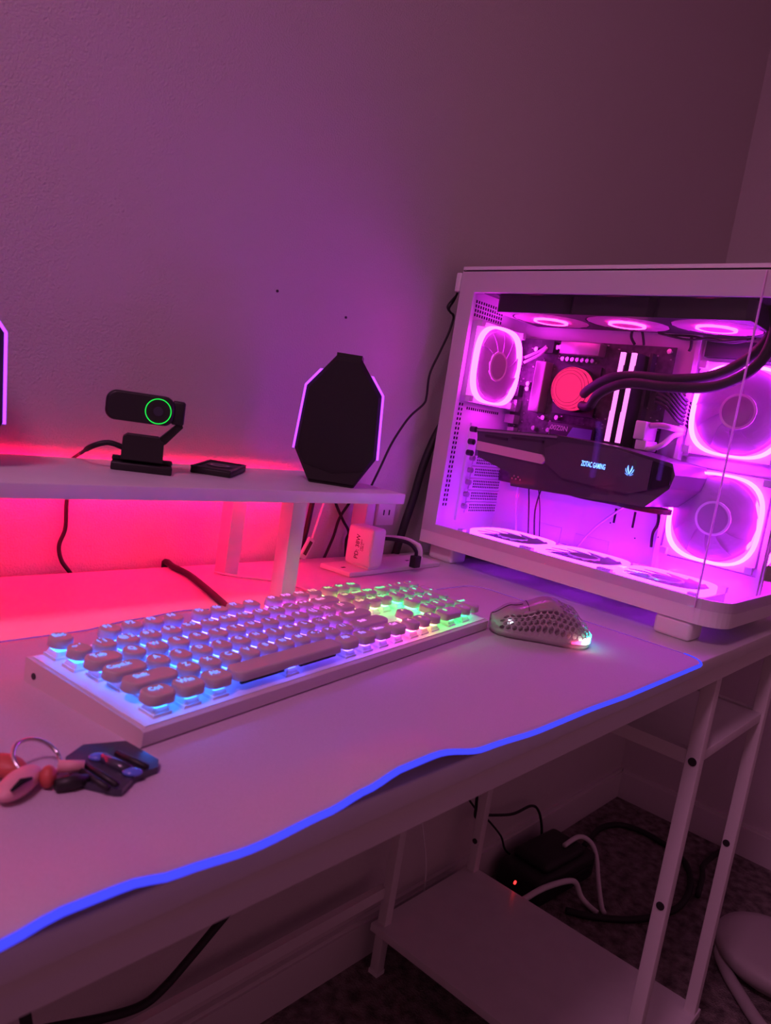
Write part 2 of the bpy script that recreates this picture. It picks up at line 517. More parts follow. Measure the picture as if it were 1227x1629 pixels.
# expansion slot covers
def slot_cover(z):
    c = MB().box((0.080, 0.1982, z-0.0088), (0.166, 0.2004, z+0.0088), bev=0.0006).build('slot_cover', 'case_white', pc)
    q = MB()
    for i in range(15):
        for j in range(3): q.box((0.091+i*0.0050-0.0012, 0.1978, z-0.0045+j*0.0045-0.0014), (0.091+i*0.0050+0.0012, 0.1984, z-0.0045+j*0.0045+0.0014))
    q.build('slot_holes', 'dark_gap', c)['kind'] = 'stuff'
    M = Matrix.Translation((0.070, 0.197, z+0.003)) @ Matrix.Rotation(PI/2, 4, 'X')
    MB().prism(circ(0.0042, 14), 0, 0.007, M).box((-0.001, -0.003, 0.0068), (0.001, 0.003, 0.0074), M).build('thumb_screw', 'grey_metal', pc)
for k in range(5): slot_cover(0.158-k*0.0193)
MB().box((0.058, 0.1965, 0.060), (0.0655, 0.2004, 0.215)).build('slot_rail', 'case_white', pc)

# -- fans: square frame, squircle light ring, hub, blades; +Z of the fan looks into the case
def squircle(a): return 1.0/((abs(math.cos(a))**3.0 + abs(math.sin(a))**3.0)**(1/3.0))
def fan_frame_mesh(material, depth=0.025, lip=0.009):
    mb = MB(); n = 48
    def sq(a): return min(1/max(abs(math.cos(a)), 1e-6), 1/max(abs(math.sin(a)), 1e-6))
    R = []
    for (kind, z) in (('o', -depth), ('o', -lip), ('i', -lip), ('i', -depth)):
        rg = []
        for k in range(n):
            a = 2*PI*(k+0.5)/n
            r = 0.0598*min(sq(a), 1.36) if kind == 'o' else 0.0560
            rg.append((r*math.cos(a), r*math.sin(a), z))
        R.append(rg)
    R.append(R[0])
    mb.loft(R, smooth=False, cap0=False, cap1=False)
    for sx in (-1, 1):
        for sy in (-1, 1):
            mb.box((sx*0.0505, sy*0.0505, -lip), (sx*0.0596, sy*0.0596, -0.0010))
    for k in range(4):
        a = PI/4 + k*PI/2
        M = Matrix.Translation((0, 0, -depth+0.002)) @ Matrix.Rotation(a, 4, 'Z')
        mb.box((0.015, -0.002, -0.0015), (0.057, 0.002, 0.0015), M)
    return mb.mesh('case_fan', material)
def blades_mesh(material, n=11, r0=0.020, r1=0.0535, flat=1.0):
    mb = MB()
    for k in range(n):
        rows = []
        for i in range(6):
            t = i/5; r = r0+(r1-r0)*t
            a0 = 2*PI*k/n + 0.35*t; span = 2*PI/n*1.06
            rows.append([(r*math.cos(a0), r*math.sin(a0), -0.0130-0.0015*flat), (r*math.cos(a0+span*0.5), r*math.sin(a0+span*0.5), -0.0130), (r*math.cos(a0+span), r*math.sin(a0+span), -0.0130+0.0015*flat),
                         (r*math.cos(a0+span), r*math.sin(a0+span), -0.0138+0.0015*flat), (r*math.cos(a0+span*0.5), r*math.sin(a0+span*0.5), -0.0138), (r*math.cos(a0), r*math.sin(a0), -0.0138-0.0015*flat)])
        mb.loft(rows, smooth=False)
    return mb.mesh('blades', material)
translucent('fan_frame', (0.76, 0.72, 0.78), 0.15, 0.4)
FRAME_W = fan_frame_mesh('fan_frame'); FRAME_B = fan_frame_mesh('black_plastic', lip=0.0005)
BL_W = blades_mesh('fan_blade'); BL_T = blades_mesh('top_blade', 9, 0.020, 0.0545, 0.15)
RING = {}
for mm in ('ring_violet', 'ring_pink', 'ring_floor'):
    RING[mm] = MB().ring(0.0550, 0.0583, -0.0088, 0.0, 64, None, squircle).mesh('light_ring', mm)
HUB = MB().prism(circ(0.0195, 32), -0.019, -0.0065).prism(circ(0.017, 32), -0.0065, -0.006).mesh('hub', 'fan_blade')
HUBTRIM = MB().ring(0.0195, 0.0225, -0.0085, -0.0055, 32).mesh('hub_trim', 'case_white')
HUB_B = MB().prism(circ(0.0205, 32), -0.019, 0.0016).mesh('hub', 'top_blade')
HUBGLOW = MB().ring(0.0208, 0.0250, -0.003, 0.0022, 40).mesh('light_ring', 'hub_pink')
def case_fan(M, ring='ring_violet'):
    o = link('case_fan', FRAME_W, pc, M)
    link('light_ring', RING[ring], o); link('blades', BL_W, o, Matrix.Translation((0, 0, 0.0095))); link('hub', HUB, o, Matrix.Translation((0, 0, 0.0050))); link('hub_trim', HUBTRIM, o, Matrix.Translation((0, 0, 0.0045)))
def top_fan(M):
    o = link('radiator_fan', FRAME_B, pc, M)
    link('blades', BL_T, o, Matrix.Translation((0, 0, 0.0124))); link('hub', HUB_B, o); link('light_ring', HUBGLOW, o)
T = Matrix.Translation
for yy in (0.0976, -0.0224, -0.1424):
    case_fan(T((0.0735, yy, 0.0575)), 'ring_floor')
case_fan(T((0.0735, 0.1752, 0.3055)) @ Matrix.Rotation(PI/2, 4, 'X'), 'ring_pink')
for zz, yy in ((0.283, -0.1635), (0.1395, -0.1610)):
    case_fan(T((0.139, yy, zz)) @ Matrix.Rotation(-PI/2, 4, 'Y') @ Matrix.Scale(1.04, 4))
case_fan(T((0.222, -0.212, 0.1395)) @ Matrix.Rotation(PI/2, 4, 'X'), 'ring_pink')
for yy in (0.1000, -0.0195, -0.1390):
    top_fan(T((0.0755, yy, 0.3775)) @ Matrix.Rotation(PI, 4, 'X'))
rad = MB().box((0.014, -0.205, 0.4035), (0.137, 0.176, 0.4305))
rad.box((0.012, 0.160, 0.4025), (0.139, 0.180, 0.4045)).build('radiator', 'black_plastic', pc)

# -- motherboard and what sits on it
XM = 0.155
mb_ = MB().box((XM, -0.060, 0.128), (XM+0.002, 0.196, 0.362)).build('motherboard', 'pcb', pc)
def on_board(name, y0, y1, z0, z1, hgt, material, bev=0.0):
    return MB().box((XM-hgt, min(y0, y1), z0), (XM, max(y0, y1), z1), bev=bev).build(name, material, mb_)
on_board('heatsink', 0.150, 0.131, 0.247, 0.326, 0.022, 'grey_metal', 0.0015)
on_board('heatsink', 0.112, 0.046, 0.340, 0.359, 0.022, 'grey_metal', 0.0015)
on_board('port_block', 0.194, 0.176, 0.243, 0.262, 0.016, 'silver')
on_board('port_block', 0.194, 0.176, 0.224, 0.238, 0.016, 'grey_metal')
on_board('port_block', 0.194, 0.178, 0.268, 0.286, 0.014, 'dark_metal')
on_board('port_block', 0.194, 0.180, 0.318, 0.332, 0.014, 'silver')
on_board('port_block', 0.188, 0.176, 0.206, 0.218, 0.012, 'grey_metal')
on_board('power_socket', 0.150, 0.128, 0.340, 0.358, 0.014, 'black_plastic')
on_board('cpu_socket', 0.115, 0.045, 0.250, 0.325, 0.006, 'dark_metal')
def can(y, z, r=0.0032, hgt=0.010, material='silver'):
    M = T((XM, y, z)) @ Matrix.Rotation(-PI/2, 4, 'Y')
    MB().prism(circ(r, 14), 0, hgt*0.9, M).prism(circ(r*0.86, 14), hgt*0.9, hgt, M).build('capacitor', material, mb_)
for i in range(7): can(0.112-i*0.0085, 0.3335, 0.0034)
for (y, z) in ((0.125, 0.350), (0.119, 0.351), (0.162, 0.345), (0.166, 0.290), (0.166, 0.282), (0.104, 0.243), (0.128, 0.240), (-0.030, 0.347), (-0.030, 0.338), (-0.054, 0.355), (0.115, 0.222), (0.142, 0.222)):
    can(y, z, 0.0036)
q = MB()
for i in range(260):
    y = random.uniform(-0.058, 0.194); z = random.uniform(0.132, 0.360); w = random.choice((0.001, 0.0016, 0.003)); t = random.choice((0.001, 0.002))
    q.box((XM-0.0016, y, z), (XM, y+w, z+t))
q.build('small_components', 'grey_metal', mb_)['kind'] = 'stuff'
cover = on_board('drive_cover', 0.118, 0.036, 0.206, 0.236, 0.008, 'dark_metal', 0.0012)
MB().add([(XM-0.0084, 0.085, 0.208), (XM-0.0084, 0.040, 0.208), (XM-0.0084, 0.040, 0.232), (XM-0.0084, 0.073, 0.232),
          (XM-0.0076, 0.085, 0.208), (XM-0.0076, 0.040, 0.208), (XM-0.0076, 0.040, 0.232), (XM-0.0076, 0.073, 0.232)],
         [(0, 1, 2, 3), (7, 6, 5, 4), (0, 4, 5, 1), (1, 5, 6, 2), (2, 6, 7, 3), (3, 7, 4, 0)]).build('cover_panel', 'indigo_panel', cover)
# lettering that faces the glass: text x runs along -y, text y along +z
FACE = Matrix(((0, 0, -1, 0), (-1, 0, 0, 0), (0, 1, 0, 0), (0, 0, 0, 1)))
link('cover_lettering', text_mesh('00Z0N', 'print_grey'), cover, T((XM-0.0086, 0.096, 0.2275)) @ FACE @ Matrix.Scale(0.0105, 4))
MB().box((XM-0.0086, 0.1125, 0.2105), (XM-0.0080, 0.1118, 0.228)).box((XM-0.0086, 0.1125, 0.2105), (XM-0.0080, 0.103, 0.2112)).build('cover_line', 'print_grey', cover)
# memory sticks
for y in (-0.0040, -0.0205):
    s = MB().box((0.114, y-0.0035, 0.218), (XM, y+0.0035, 0.346)).build('memory_stick', 'dark_metal', pc)
    lb = MB().box((0.1095, y-0.0030, 0.219), (0.114, y+0.0030, 0.262))
    lb.box((0.1095, y-0.0030, 0.262), (0.114, y+0.0020, 0.296)).box((0.1095, y-0.0020, 0.296), (0.114, y+0.0032, 0.328)).box((0.1095, y-0.0032, 0.328), (0.114, y+0.0032, 0.345))
    lb.build('light_bar', 'ram_light', s)
MB().box((0.140, -0.034, 0.214), (XM, -0.030, 0.350)).build('memory_slot', 'dark_metal', pc)
# pump head
M = T((0.150, 0.077, 0.288)) @ Matrix.Rotation(-PI/2, 4, 'Y')
pump = MB().prism(circ(0.033, 40), -0.004, 0.012, M).prism(circ(0.0315, 40), 0.012, 0.026, M, smooth=True).build('pump_head', 'black_plastic', pc)
MB().prism(circ(0.0300, 40), 0.0262, 0.0300, M, smooth=False, top_scale=0.93).ring(0.0300, 0.0322, 0.014, 0.026, 40, M).build('pump_light', 'pump_red', pump)
MB().ring(0.0215, 0.0222, 0.0300, 0.0304, 40, M).ring(0.0262, 0.0269, 0.0298, 0.0302, 40, M).build('pump_trim', 'red_rubber', pump)
# coolant hoses from the pump to the radiator
Hs = [[(0.120, 0.050, 0.282), (0.100, 0.030, 0.290), (0.080, -0.005, 0.304), (0.074, -0.045, 0.310), (0.075, -0.103, 0.311), (0.080, -0.150, 0.322), (0.085, -0.186, 0.350), (0.088, -0.205, 0.385), (0.088, -0.205, 0.404)],
      [(0.120, 0.050, 0.265), (0.098, 0.026, 0.264), (0.080, 0.004, 0.283), (0.066, -0.040, 0.299), (0.062, -0.100, 0.299), (0.062, -0.160, 0.306), (0.062, -0.200, 0.334), (0.062, -0.212, 0.372), (0.062, -0.205, 0.404)]]
for p in Hs: MB().tube(p, 0.0068, 10, smooth_pts=6).build('coolant_hose', 'black_rubber', pc)

# -- graphics card
gp = [(0.168, 0.209), (0.036, 0.217), (-0.060, 0.2135), (-0.136, 0.204), (-0.142, 0.190), (-0.138, 0.172), (-0.112, 0.1445), (-0.040, 0.140), (0.092, 0.134), (0.098, 0.152), (0.158, 0.167)]
G = Matrix(((0, 0, 1, 0), (1, 0, 0, 0), (0, 1, 0, 0), (0, 0, 0, 1)))      # (y, z, x) -> (x, y, z)
card = MB().prism([(a, c) for a, c in gp], 0.034, 0.150, G).build('graphics_card', 'card_grey', pc)
face = [(0.045, 0.196), (0.020, 0.2085), (-0.060, 0.2105), (-0.112, 0.203), (-0.112, 0.166), (-0.085, 0.156), (0.010, 0.160), (0.040, 0.176)]
MB().prism(face, 0.0298, 0.034, G).build('shroud_plate', 'card_plate', card)
MB().prism([(-0.114, 0.203), (-0.136, 0.199), (-0.139, 0.177), (-0.114, 0.167)], 0.0305, 0.034, G).build('shroud_end', 'black_mesh', card)
MB().prism([(0.162, 0.190), (0.048, 0.1865), (0.040, 0.180), (0.046, 0.1735), (0.160, 0.1765)], 0.0300, 0.034, G).build('shroud_strip', 'gold_strip', card)
MB().prism([(0.166, 0.2075), (0.030, 0.2155), (0.030, 0.2125), (0.166, 0.2045)], 0.0312, 0.034, G).build('back_plate', 'grey_metal', card)
MB().prism([(0.150, 0.2015), (0.110, 0.2015), (0.110, 0.1975), (0.150, 0.1975)], 0.0325, 0.0342, G).prism([(0.104, 0.2045), (0.050, 0.2065), (0.050, 0.203), (0.104, 0.201)], 0.0325, 0.0342, G).build('card_vents', 'dark_metal', card)
for (y, z) in ((0.088, 0.1495), (0.081, 0.149), (0.0845, 0.1455), (0.091, 0.1455), (0.077, 0.1455)):
    MB().prism(circ(0.0014, 10, y, z), 0.0328, 0.0345, G).build('card_screw', 'silver', card)
link('card_lettering', text_mesh('ZOTAC GAMING', 'logo_blue'), card, T((0.0294, -0.0330, 0.1846)) @ FACE @ Matrix.Diagonal((0.0046, 0.0098, 1, 1)))
em = MB()
for sgn in (-1, 1):
    for (pts) in ([(0.0, -0.0048), (0.0014, -0.0022), (0.0030, 0.0005), (0.0036, 0.0032), (0.0030, 0.0062), (0.0023, 0.0034), (0.0014, 0.0006), (0.0004, -0.0026)],
                  [(0.0010, -0.0052), (0.0032, -0.0034), (0.0052, -0.0010), (0.0060, 0.0024), (0.0048, -0.0002), (0.0034, -0.0026)],
                  [(0.0008, -0.0062), (0.0034, -0.0054), (0.0060, -0.0036), (0.0040, -0.0048)]):
        em.prism([(-0.0845 - sgn*a*0.95, 0.1862 + c*1.05) for a, c in pts], 0.0288, 0.0296, G)
em.build('card_emblem', 'logo_blue', card)
for i, yc in enumerate((0.058, -0.015, -0.086)):
    M = T((0.092, yc, 0.1415)) @ Matrix.Rotation(PI, 4, 'X')
    o = MB().ring(0.033, 0.036, 0.0, 0.006, 32, M).build('card_fan', 'black_plastic', card)
for z0 in (0.176, 0.196):
    MB().box((0.040, 0.1680, z0-0.009), (0.150, 0.1690, z0+0.009)).build('card_bracket', 'grey_metal', card)
for z in (0.170, 0.187, 0.206):
    M = T((0.036, 0.176, z)) @ Matrix.Rotation(PI/2, 4, 'X')
    MB().prism(circ(0.0045, 14), -0.004, 0.005, M).build('thumb_screw', 'dark_metal', card)
# power plug and white lead of the card, dark bundle beside the memory
wp = MB().box((0.110, -0.058, 0.228), (0.150, -0.042, 0.254), bev=0.002).box((0.112, -0.062, 0.214), (0.150, -0.046, 0.2285), bev=0.002)
wp.build('power_plug', 'white_plastic', pc)
MB().tube([(0.126, -0.056, 0.249), (0.118, -0.075, 0.251), (0.122, -0.089, 0.250), (0.160, -0.092, 0.249)], 0.0042, 8, smooth_pts=5).build('power_lead', 'white_plastic', pc)
MB().tube([(0.126, -0.046, 0.219), (0.116, -0.066, 0.217), (0.118, -0.083, 0.226), (0.130, -0.090, 0.240), (0.160, -0.092, 0.246)], 0.0038, 8, smooth_pts=5).build('power_lead', 'white_plastic', pc)
for k in range(7):
    MB().tube([(0.150, -0.048, 0.318-k*0.0062), (0.128, -0.058, 0.319-k*0.0060), (0.126, -0.074, 0.311-k*0.0058), (0.138, -0.088, 0.295-k*0.0056), (0.164, -0.0945, 0.286-k*0.005)], 0.0022, 6, smooth_pts=4).build('board_lead', 'black_rubber', pc)
MB().box((0.142, -0.054, 0.272), (XM, -0.042, 0.322)).build('board_plug', 'black_plastic', pc)
# thin leads hanging below the card, and strap
for p, r, c in (([(0.140, 0.128, 0.136), (0.146, 0.124, 0.100), (0.150, 0.118, 0.052)], 0.0013, 'black_rubber'),
                ([(0.140, 0.103, 0.134), (0.144, 0.110, 0.095), (0.150, 0.106, 0.050)], 0.0014, 'black_rubber'),
                ([(0.140, 0.110, 0.134), (0.150, 0.106, 0.100), (0.152, 0.098, 0.050)], 0.0009, 'black_rubber'),
                ([(0.150, 0.154, 0.132), (0.154, 0.152, 0.095), (0.152, 0.142, 0.050)], 0.0020, 'white_plastic'),
                ([(0.150, -0.040, 0.137), (0.158, 0.010, 0.090), (0.152, 0.036, 0.045)], 0.0018, 'white_plastic'),
                ([(0.160, -0.075, 0.150), (0.156, -0.083, 0.118), (0.158, -0.078, 0.100), (0.157, -0.080, 0.080)], 0.0022, 'black_rubber'),
                ([(0.150, -0.090, 0.160), (0.156, -0.088, 0.120), (0.150, -0.090, 0.096)], 0.0010, 'black_rubber'),
                ([(0.140, 0.176, 0.330), (0.140, 0.150, 0.342), (0.140, 0.140, 0.350)], 0.0022, 'white_plastic'),
                ([(0.140, 0.176, 0.322), (0.140, 0.150, 0.336), (0.140, 0.138, 0.348)], 0.0022, 'white_plastic'),
                ([(0.148, 0.000, 0.362), (0.140, 0.004, 0.374), (0.146, 0.002, 0.400)], 0.0020, 'black_rubber'),
                ([(0.148, -0.014, 0.362), (0.142, -0.012, 0.376), (0.146, 0.000, 0.400)], 0.0020, 'black_rubber'),
                ([(0.130, -0.040, 0.377), (0.135, -0.080, 0.371), (0.135, -0.110, 0.374), (0.135, -0.140, 0.370), (0.130, -0.170, 0.376)], 0.0016, 'black_rubber'),
                ([(0.132, -0.050, 0.375), (0.138, -0.085, 0.376), (0.136, -0.120, 0.371), (0.130, -0.160, 0.374)], 0.0016, 'black_rubber'),
                ([(0.136, -0.085, 0.376), (0.138, -0.086, 0.362), (0.137, -0.085, 0.356)], 0.0022, 'black_rubber')):
    MB().tube(p, r, 6, smooth_pts=6).build('loose_lead', c, pc)
# slots and cutouts in the lower tray
for (y, z, w, hh) in ((-0.013, 0.112, 0.0035, 0.022), (-0.043, 0.112, 0.0035, 0.024), (-0.008, 0.100, 0.002, 0.002), (0.006, 0.098, 0.0022, 0.002), (-0.050, 0.086, 0.002, 0.002)):
    MB().box((0.1656, y-w/2, z-hh/2), (0.1662, y+w/2, z+hh/2)).build('tray_slot', 'dark_gap', pc)
for (y0, y1, z0, z1) in ((0.115, 0.070, 0.050, 0.075), (0.045, -0.012, 0.045, 0.072)):
    MB().box((0.1652, y1, z0), (0.1664, y0, z1), bev=0.0004).build('tray_plate', 'case_white', pc)
MB().box((0.150, -0.1015, 0.352), (0.163, -0.196, 0.374)).build('fan_hub_box', 'dark_metal', pc)

# ------------------------------------------------------------------ desk mat
import bisect
def interp(x, xs, ys):
    if x <= xs[0]: return ys[0]
    if x >= xs[-1]: return ys[-1]
    i = bisect.bisect(xs, x) - 1
    t = (x-xs[i])/(xs[i+1]-xs[i]); t = t*t*(3-2*t)
    return ys[i]+(ys[i+1]-ys[i])*t
FX = [-1.10, -0.90, -0.84, -0.800, -0.776, -0.750, -0.726, -0.684, -0.636, -0.608, -0.578, -0.549, -0.492, -0.418, -0.349, -0.263, -0.104]
FZ = [0.000, 0.000, 0.002, 0.0055, 0.0095, 0.0095, 0.0055, 0.0025, 0.0055, 0.0095, 0.0145, 0.0150, 0.0055, 0.0020, 0.0020, 0.0, 0.0]
BX = [-0.70, -0.62, -0.57, -0.52, -0.47, -0.42]
BZ = [0.0, 0.001, 0.006, 0.009, 0.006, 0.0]
MX0, MX1, MY0, MY1, MT = -1.02, -0.068, -0.0065, 0.304, 0.0030
def mat_lift(x, y):
    f = max(0.0, 1-(y-MY0)/0.075); f = f*f*(3-2*f)
    g = max(0.0, 1-(MY1-y)/0.034); g = g*g*(3-2*g)
    return interp(x, FX, FZ)*f + interp(x, BX, BZ)*g
def mat_edge(n=10):
    """outline of the mat, counter-clockwise from the front left"""
    r = 0.026; P = []
    cs = ((MX1-r, MY0+r, -90), (MX1-r, MY1-r, 0), (MX0+r, MY1-r, 90), (MX0+r, MY0+r, 180))
    segs = []
    for cx, cy, a0 in cs:
        segs.append([(cx+r*math.cos(math.radians(a0+90*k/n)), cy+r*math.sin(math.radians(a0+90*k/n))) for k in range(n+1)])
    def run(a, b, k): return [(a[0]+(b[0]-a[0])*i/k, a[1]+(b[1]-a[1])*i/k) for i in range(1, k)]
    front = run(segs[3][-1], segs[0][0], 120)
    right = run(segs[0][-1], segs[1][0], 24)
    back = run(segs[1][-1], segs[2][0], 80)
    left = run(segs[2][-1], segs[3][0], 24)
    return front + segs[0], right, segs[1] + back + segs[2] + left + segs[3]
matp = empty('desk_mat', (0, 0, ZD), 0, 'large pale desk mat with glowing blue edge under the keyboard and mouse', 'desk mat')
nx, ny = 150, 50
def inside_round(x, y):
    r = 0.026
    cx = min(max(x, MX0+r), MX1-r); cy = min(max(y, MY0+r), MY1-r)
    d = math.hypot(x-cx, y-cy)
    if d > r: x, y = cx+(x-cx)*r/d, cy+(y-cy)*r/d
    return x, y
v, f = [], []
for lay in (0, 1):
    for j in range(ny+1):
        for i in range(nx+1):
            x, y = inside_round(MX0+(MX1-MX0)*i/nx, MY0+(MY1-MY0)*j/ny)
            v.append((x, y, mat_lift(x, y)+(MT if lay else 0.0001)))
def gi(i, j, l): return l*(nx+1)*(ny+1)+j*(nx+1)+i
for j in range(ny):
    for i in range(nx):
        f.append((gi(i, j, 1), gi(i+1, j, 1), gi(i+1, j+1, 1), gi(i, j+1, 1)))
        f.append((gi(i, j+1, 0), gi(i+1, j+1, 0), gi(i+1, j, 0), gi(i, j, 0)))
for i in range(nx):
    f.append((gi(i, 0, 0), gi(i+1, 0, 0), gi(i+1, 0, 1), gi(i, 0, 1)))
    f.append((gi(i+1, ny, 0), gi(i, ny, 0), gi(i, ny, 1), gi(i+1, ny, 1)))
for j in range(ny):
    f.append((gi(0, j+1, 0), gi(0, j, 0), gi(0, j, 1), gi(0, j+1, 1)))
    f.append((gi(nx, j, 0), gi(nx, j+1, 0), gi(nx, j+1, 1), gi(nx, j, 1)))
MB().add(v, f, True).build('cloth', 'mat_cloth', matp)
e1, e2, e3 = mat_edge()
def edge3(P): return [(x, y, mat_lift(x, y)+0.0021) for x, y in P]
MB().tube(edge3(e1), 0.0019, 8).build('glow_edge', 'mat_blue', matp)
MB().tube(edge3([e1[-1]] + e2 + e3 + [e1[0]]), 0.0014, 6).build('glow_edge', 'mat_dim', matp)

# ------------------------------------------------------------------ keyboard
KW, KD, KHF, KHB = 0.4450, 0.1218, 0.0108, 0.0168
kfl, kfr = on_desk(225, 1192, MT), on_desk(768, 1004, MT)
kyaw = math.atan2(kfr.y-kfl.y, kfr.x-kfl.x)
kb = empty('keyboard', (kfl.x, kfl.y, ZD+MT), kyaw, 'white mechanical keyboard with round keycaps and rainbow backlight on the mat', 'keyboard')
prof = [(0.0, 0.0015), (0.0015, 0.0), (KD-0.0015, 0.0), (KD, 0.0015), (KD, KHB), (KD-0.0022, KHB+0.0004), (0.0022, KHF+0.0004), (0.0, KHF-0.0008)]
KM = Matrix(((0, 0, 1, 0), (1, 0, 0, 0), (0, 1, 0, 0), (0, 0, 0, 1)))
MB().prism(prof, 0.0, KW, KM).build('case', 'keyboard_white', kb)
tilt = math.atan2(KHB-KHF, KD)
PT = T((0, 0, KHF)) @ Matrix.Rotation(tilt, 4, 'X')          # plane of the key plate
MB().box((0.003, 0.003, 0.0002), (KW-0.003, KD-0.003, 0.0010), PT).build('key_plate', 'white_plastic', kb)
MB().prism(circ(0.0022, 14), 0, 0.0006, T((0, KD-0.011, KHB*0.42)) @ Matrix.Rotation(-PI/2, 4, 'Y')).build('side_screw', 'dark_metal', kb)
U = 0.01905
MX, MYF = (KW-22.5*U)/2, 0.0056
RAMP = [(0.00, (0.010, 0.17, 1.0)), (0.06, (0.015, 0.12, 1.0)), (0.12, (0.05, 0.07, 1.0)), (0.19, (0.12, 0.06, 1.0)), (0.235, (0.38, 0.05, 1.0)),
        (0.272, (0.95, 0.05, 0.70)), (0.30, (1.0, 0.11, 0.18)), (0.322, (0.42, 0.40, 0.10)), (0.35, (0.08, 0.80, 0.16)), (0.385, (0.015, 0.90, 0.20)), (0.43, (0.015, 0.75, 0.42)), (0.50, (0.02, 0.65, 0.55))]
def key_colour(x, y):
    t = x + 0.40*(y-0.06)
    for (a, ca), (b_, cb) in zip(RAMP, RAMP[1:]):
        if t <= b_:
            k = max(0, (t-a)/(b_-a)); return tuple(ca[i]+(cb[i]-ca[i])*k for i in range(3))
    return RAMP[-1][1]
CAPS = {}
ZC0, ZC1 = 0.0083, 0.0152
def cap_mesh(w, hgt, rnd):
    key = (round(w, 4), round(hgt, 4), round(rnd, 4))
    if key in CAPS: return CAPS[key]
    seg = 5
    rings = []
    for (ins, z) in ((0.0006, ZC0), (0.0, ZC0+0.0005), (0.0004, ZC1-0.0012), (0.0008, ZC1-0.0004), (0.0015, ZC1)):
        r = max(0.001, rnd-ins)
        rings.append([(x, y, z) for x, y in rrect(w-2*ins, hgt-2*ins, r, seg)])
    rings.append([(x*0.90, y*0.90, ZC1-0.0001) for x, y, z in rings[-1]])
    rings.append([(x*0.40, y*0.40, ZC1-0.0003) for x, y, z in rings[-1]])
    CAPS[key] = MB().loft(rings).mesh('keycap', 'keycap_white')
    return CAPS[key]
sw = MB().box((-0.0070, -0.0070, 0.0010), (0.0070, 0.0070, 0.0028)).loft(
    [[(x, y, 0.0028) for x, y in rrect(0.0130, 0.0130, 0.001, 1)], [(x, y, 0.0062) for x, y in rrect(0.0104, 0.0100, 0.001, 1)]], smooth=False)
sw.box((-0.0022, -0.0006, 0.0062), (0.0022, 0.0006, 0.0100)).box((-0.0007, -0.0020, 0.0062), (0.0007, 0.0020, 0.0100))
SWITCH = sw.mesh('switch', 'switch_clear')
dm = MB().prism(rrect(0.0115, 0.0115, 0.003, 3), ZC0-0.0010, ZC0-0.0004)
UNDERGLOW = dm.mesh('cap_underglow', 'key_underglow')  # glowing plate added under each cap to light the key plate
LEG = {}
def add_key(ux, row, w, text, rnd=None, hu=1.0, fs=0.0068):
    """ux: left edge in key units, row 0..5 from the front"""
    y = MYF + (row+hu/2)*U + (0.0020 if row == 5 else 0.0)
    x = MX + (ux+w/2)*U
    cw, ch = w*U-0.0027, hu*U-0.0027
    rd = rnd if rnd else 0.0062
    M = PT @ T((x, y, 0))
    cap = link('keycap', cap_mesh(cw, ch, min(rd, cw/2-0.0002, ch/2-0.0002)), kb, M)
    col = key_colour(x, y)
    s = link('switch', SWITCH, kb, M)
    d = link('cap_underglow', UNDERGLOW, s); d.color = (*col, 1)
    if text:
        if text not in LEG: LEG[text] = text_mesh(text, 'key_legend')
        lg = link('legend', LEG[text], cap, T((-0.0006 if w < 1.3 else -(w-1)*U*0.25, 0.0022, ZC1+0.00025)) @ Matrix.Scale(fs if len(text) < 4 else fs*0.85, 4))
        lg.color = tuple(min(1.0, c*0.85+0.10) for c in col) + (1,)
RND = 0.0081
for t, ux in zip(ROWF, [0, 2, 3, 4, 5, 6.5, 7.5, 8.5, 9.5, 11, 12, 13, 14, 15.25, 16.25, 17.25]): add_key(ux, 5, 1, t, RND if ux < 15 else None)
for i, t in enumerate(NUMR[:13]): add_key(i, 4, 1, t, RND)
add_key(13, 4, 2, 'Back', RND)
add_key(0, 3, 1.5, 'Tab', RND)
for i, t in enumerate(list('QWERTYUIOP') + ['{ [', '} ]']): add_key(1.5+i, 3, 1, t, RND)
add_key(13.5, 3, 1.5, '| \\', RND)
add_key(0, 2, 1.75, 'CapsLk', RND)
for i, t in enumerate(list('ASDFGHJKL') + [': ;', '" \'']): add_key(1.75+i, 2, 1, t, RND)
add_key(12.75, 2, 2.25, 'Enter', RND)
add_key(0, 1, 2.25, 'Shift', RND)
for i, t in enumerate(list('ZXCVBNM') + ['< ,', '> .', '? /']): add_key(2.25+i, 1, 1, t, RND)
add_key(12.25, 1, 2.75, 'Shift', RND)
for ux, w, t in ((0, 1.25, 'Ctrl'), (1.25, 1.25, 'Win'), (2.5, 1.25, 'Alt'), (3.75, 6.25, None), (10, 1.25, 'Alt'), (11.25, 1.25, 'Fn'), (12.5, 1.25, 'Menu'), (13.75, 1.25, 'Ctrl')): add_key(ux, 0, w, t)
for i, t in enumerate(('Ins', 'Home', 'PgUp')): add_key(15.25+i, 4, 1, t)
for i, t in enumerate(('Del', 'End', 'PgDn')): add_key(15.25+i, 3, 1, t)
add_key(16.25, 1, 1, '^')
for i, t in enumerate(('<', 'v', '>')): add_key(15.25+i, 0, 1, t)
for i, t in enumerate(('Num', '/', '*', '-')): add_key(18.5+i, 4, 1, t)
for i, t in enumerate('789'): add_key(18.5+i, 3, 1, t)
add_key(21.5, 2, 1, '+', hu=2.0)
for i, t in enumerate('456'): add_key(18.5+i, 2, 1, t)
for i, t in enumerate('123'): add_key(18.5+i, 1, 1, t)
add_key(21.5, 0, 1, 'Enter', hu=2.0)
add_key(18.5, 0, 2, '0'); add_key(20.5, 0, 1, '.')
sx = MX + 6.875*U
MB().box((sx-0.052, MYF+0.004, 0.0052), (sx-0.009, MYF+0.006, 0.0068), PT).build('stabilizer', 'dark_gap', kb)
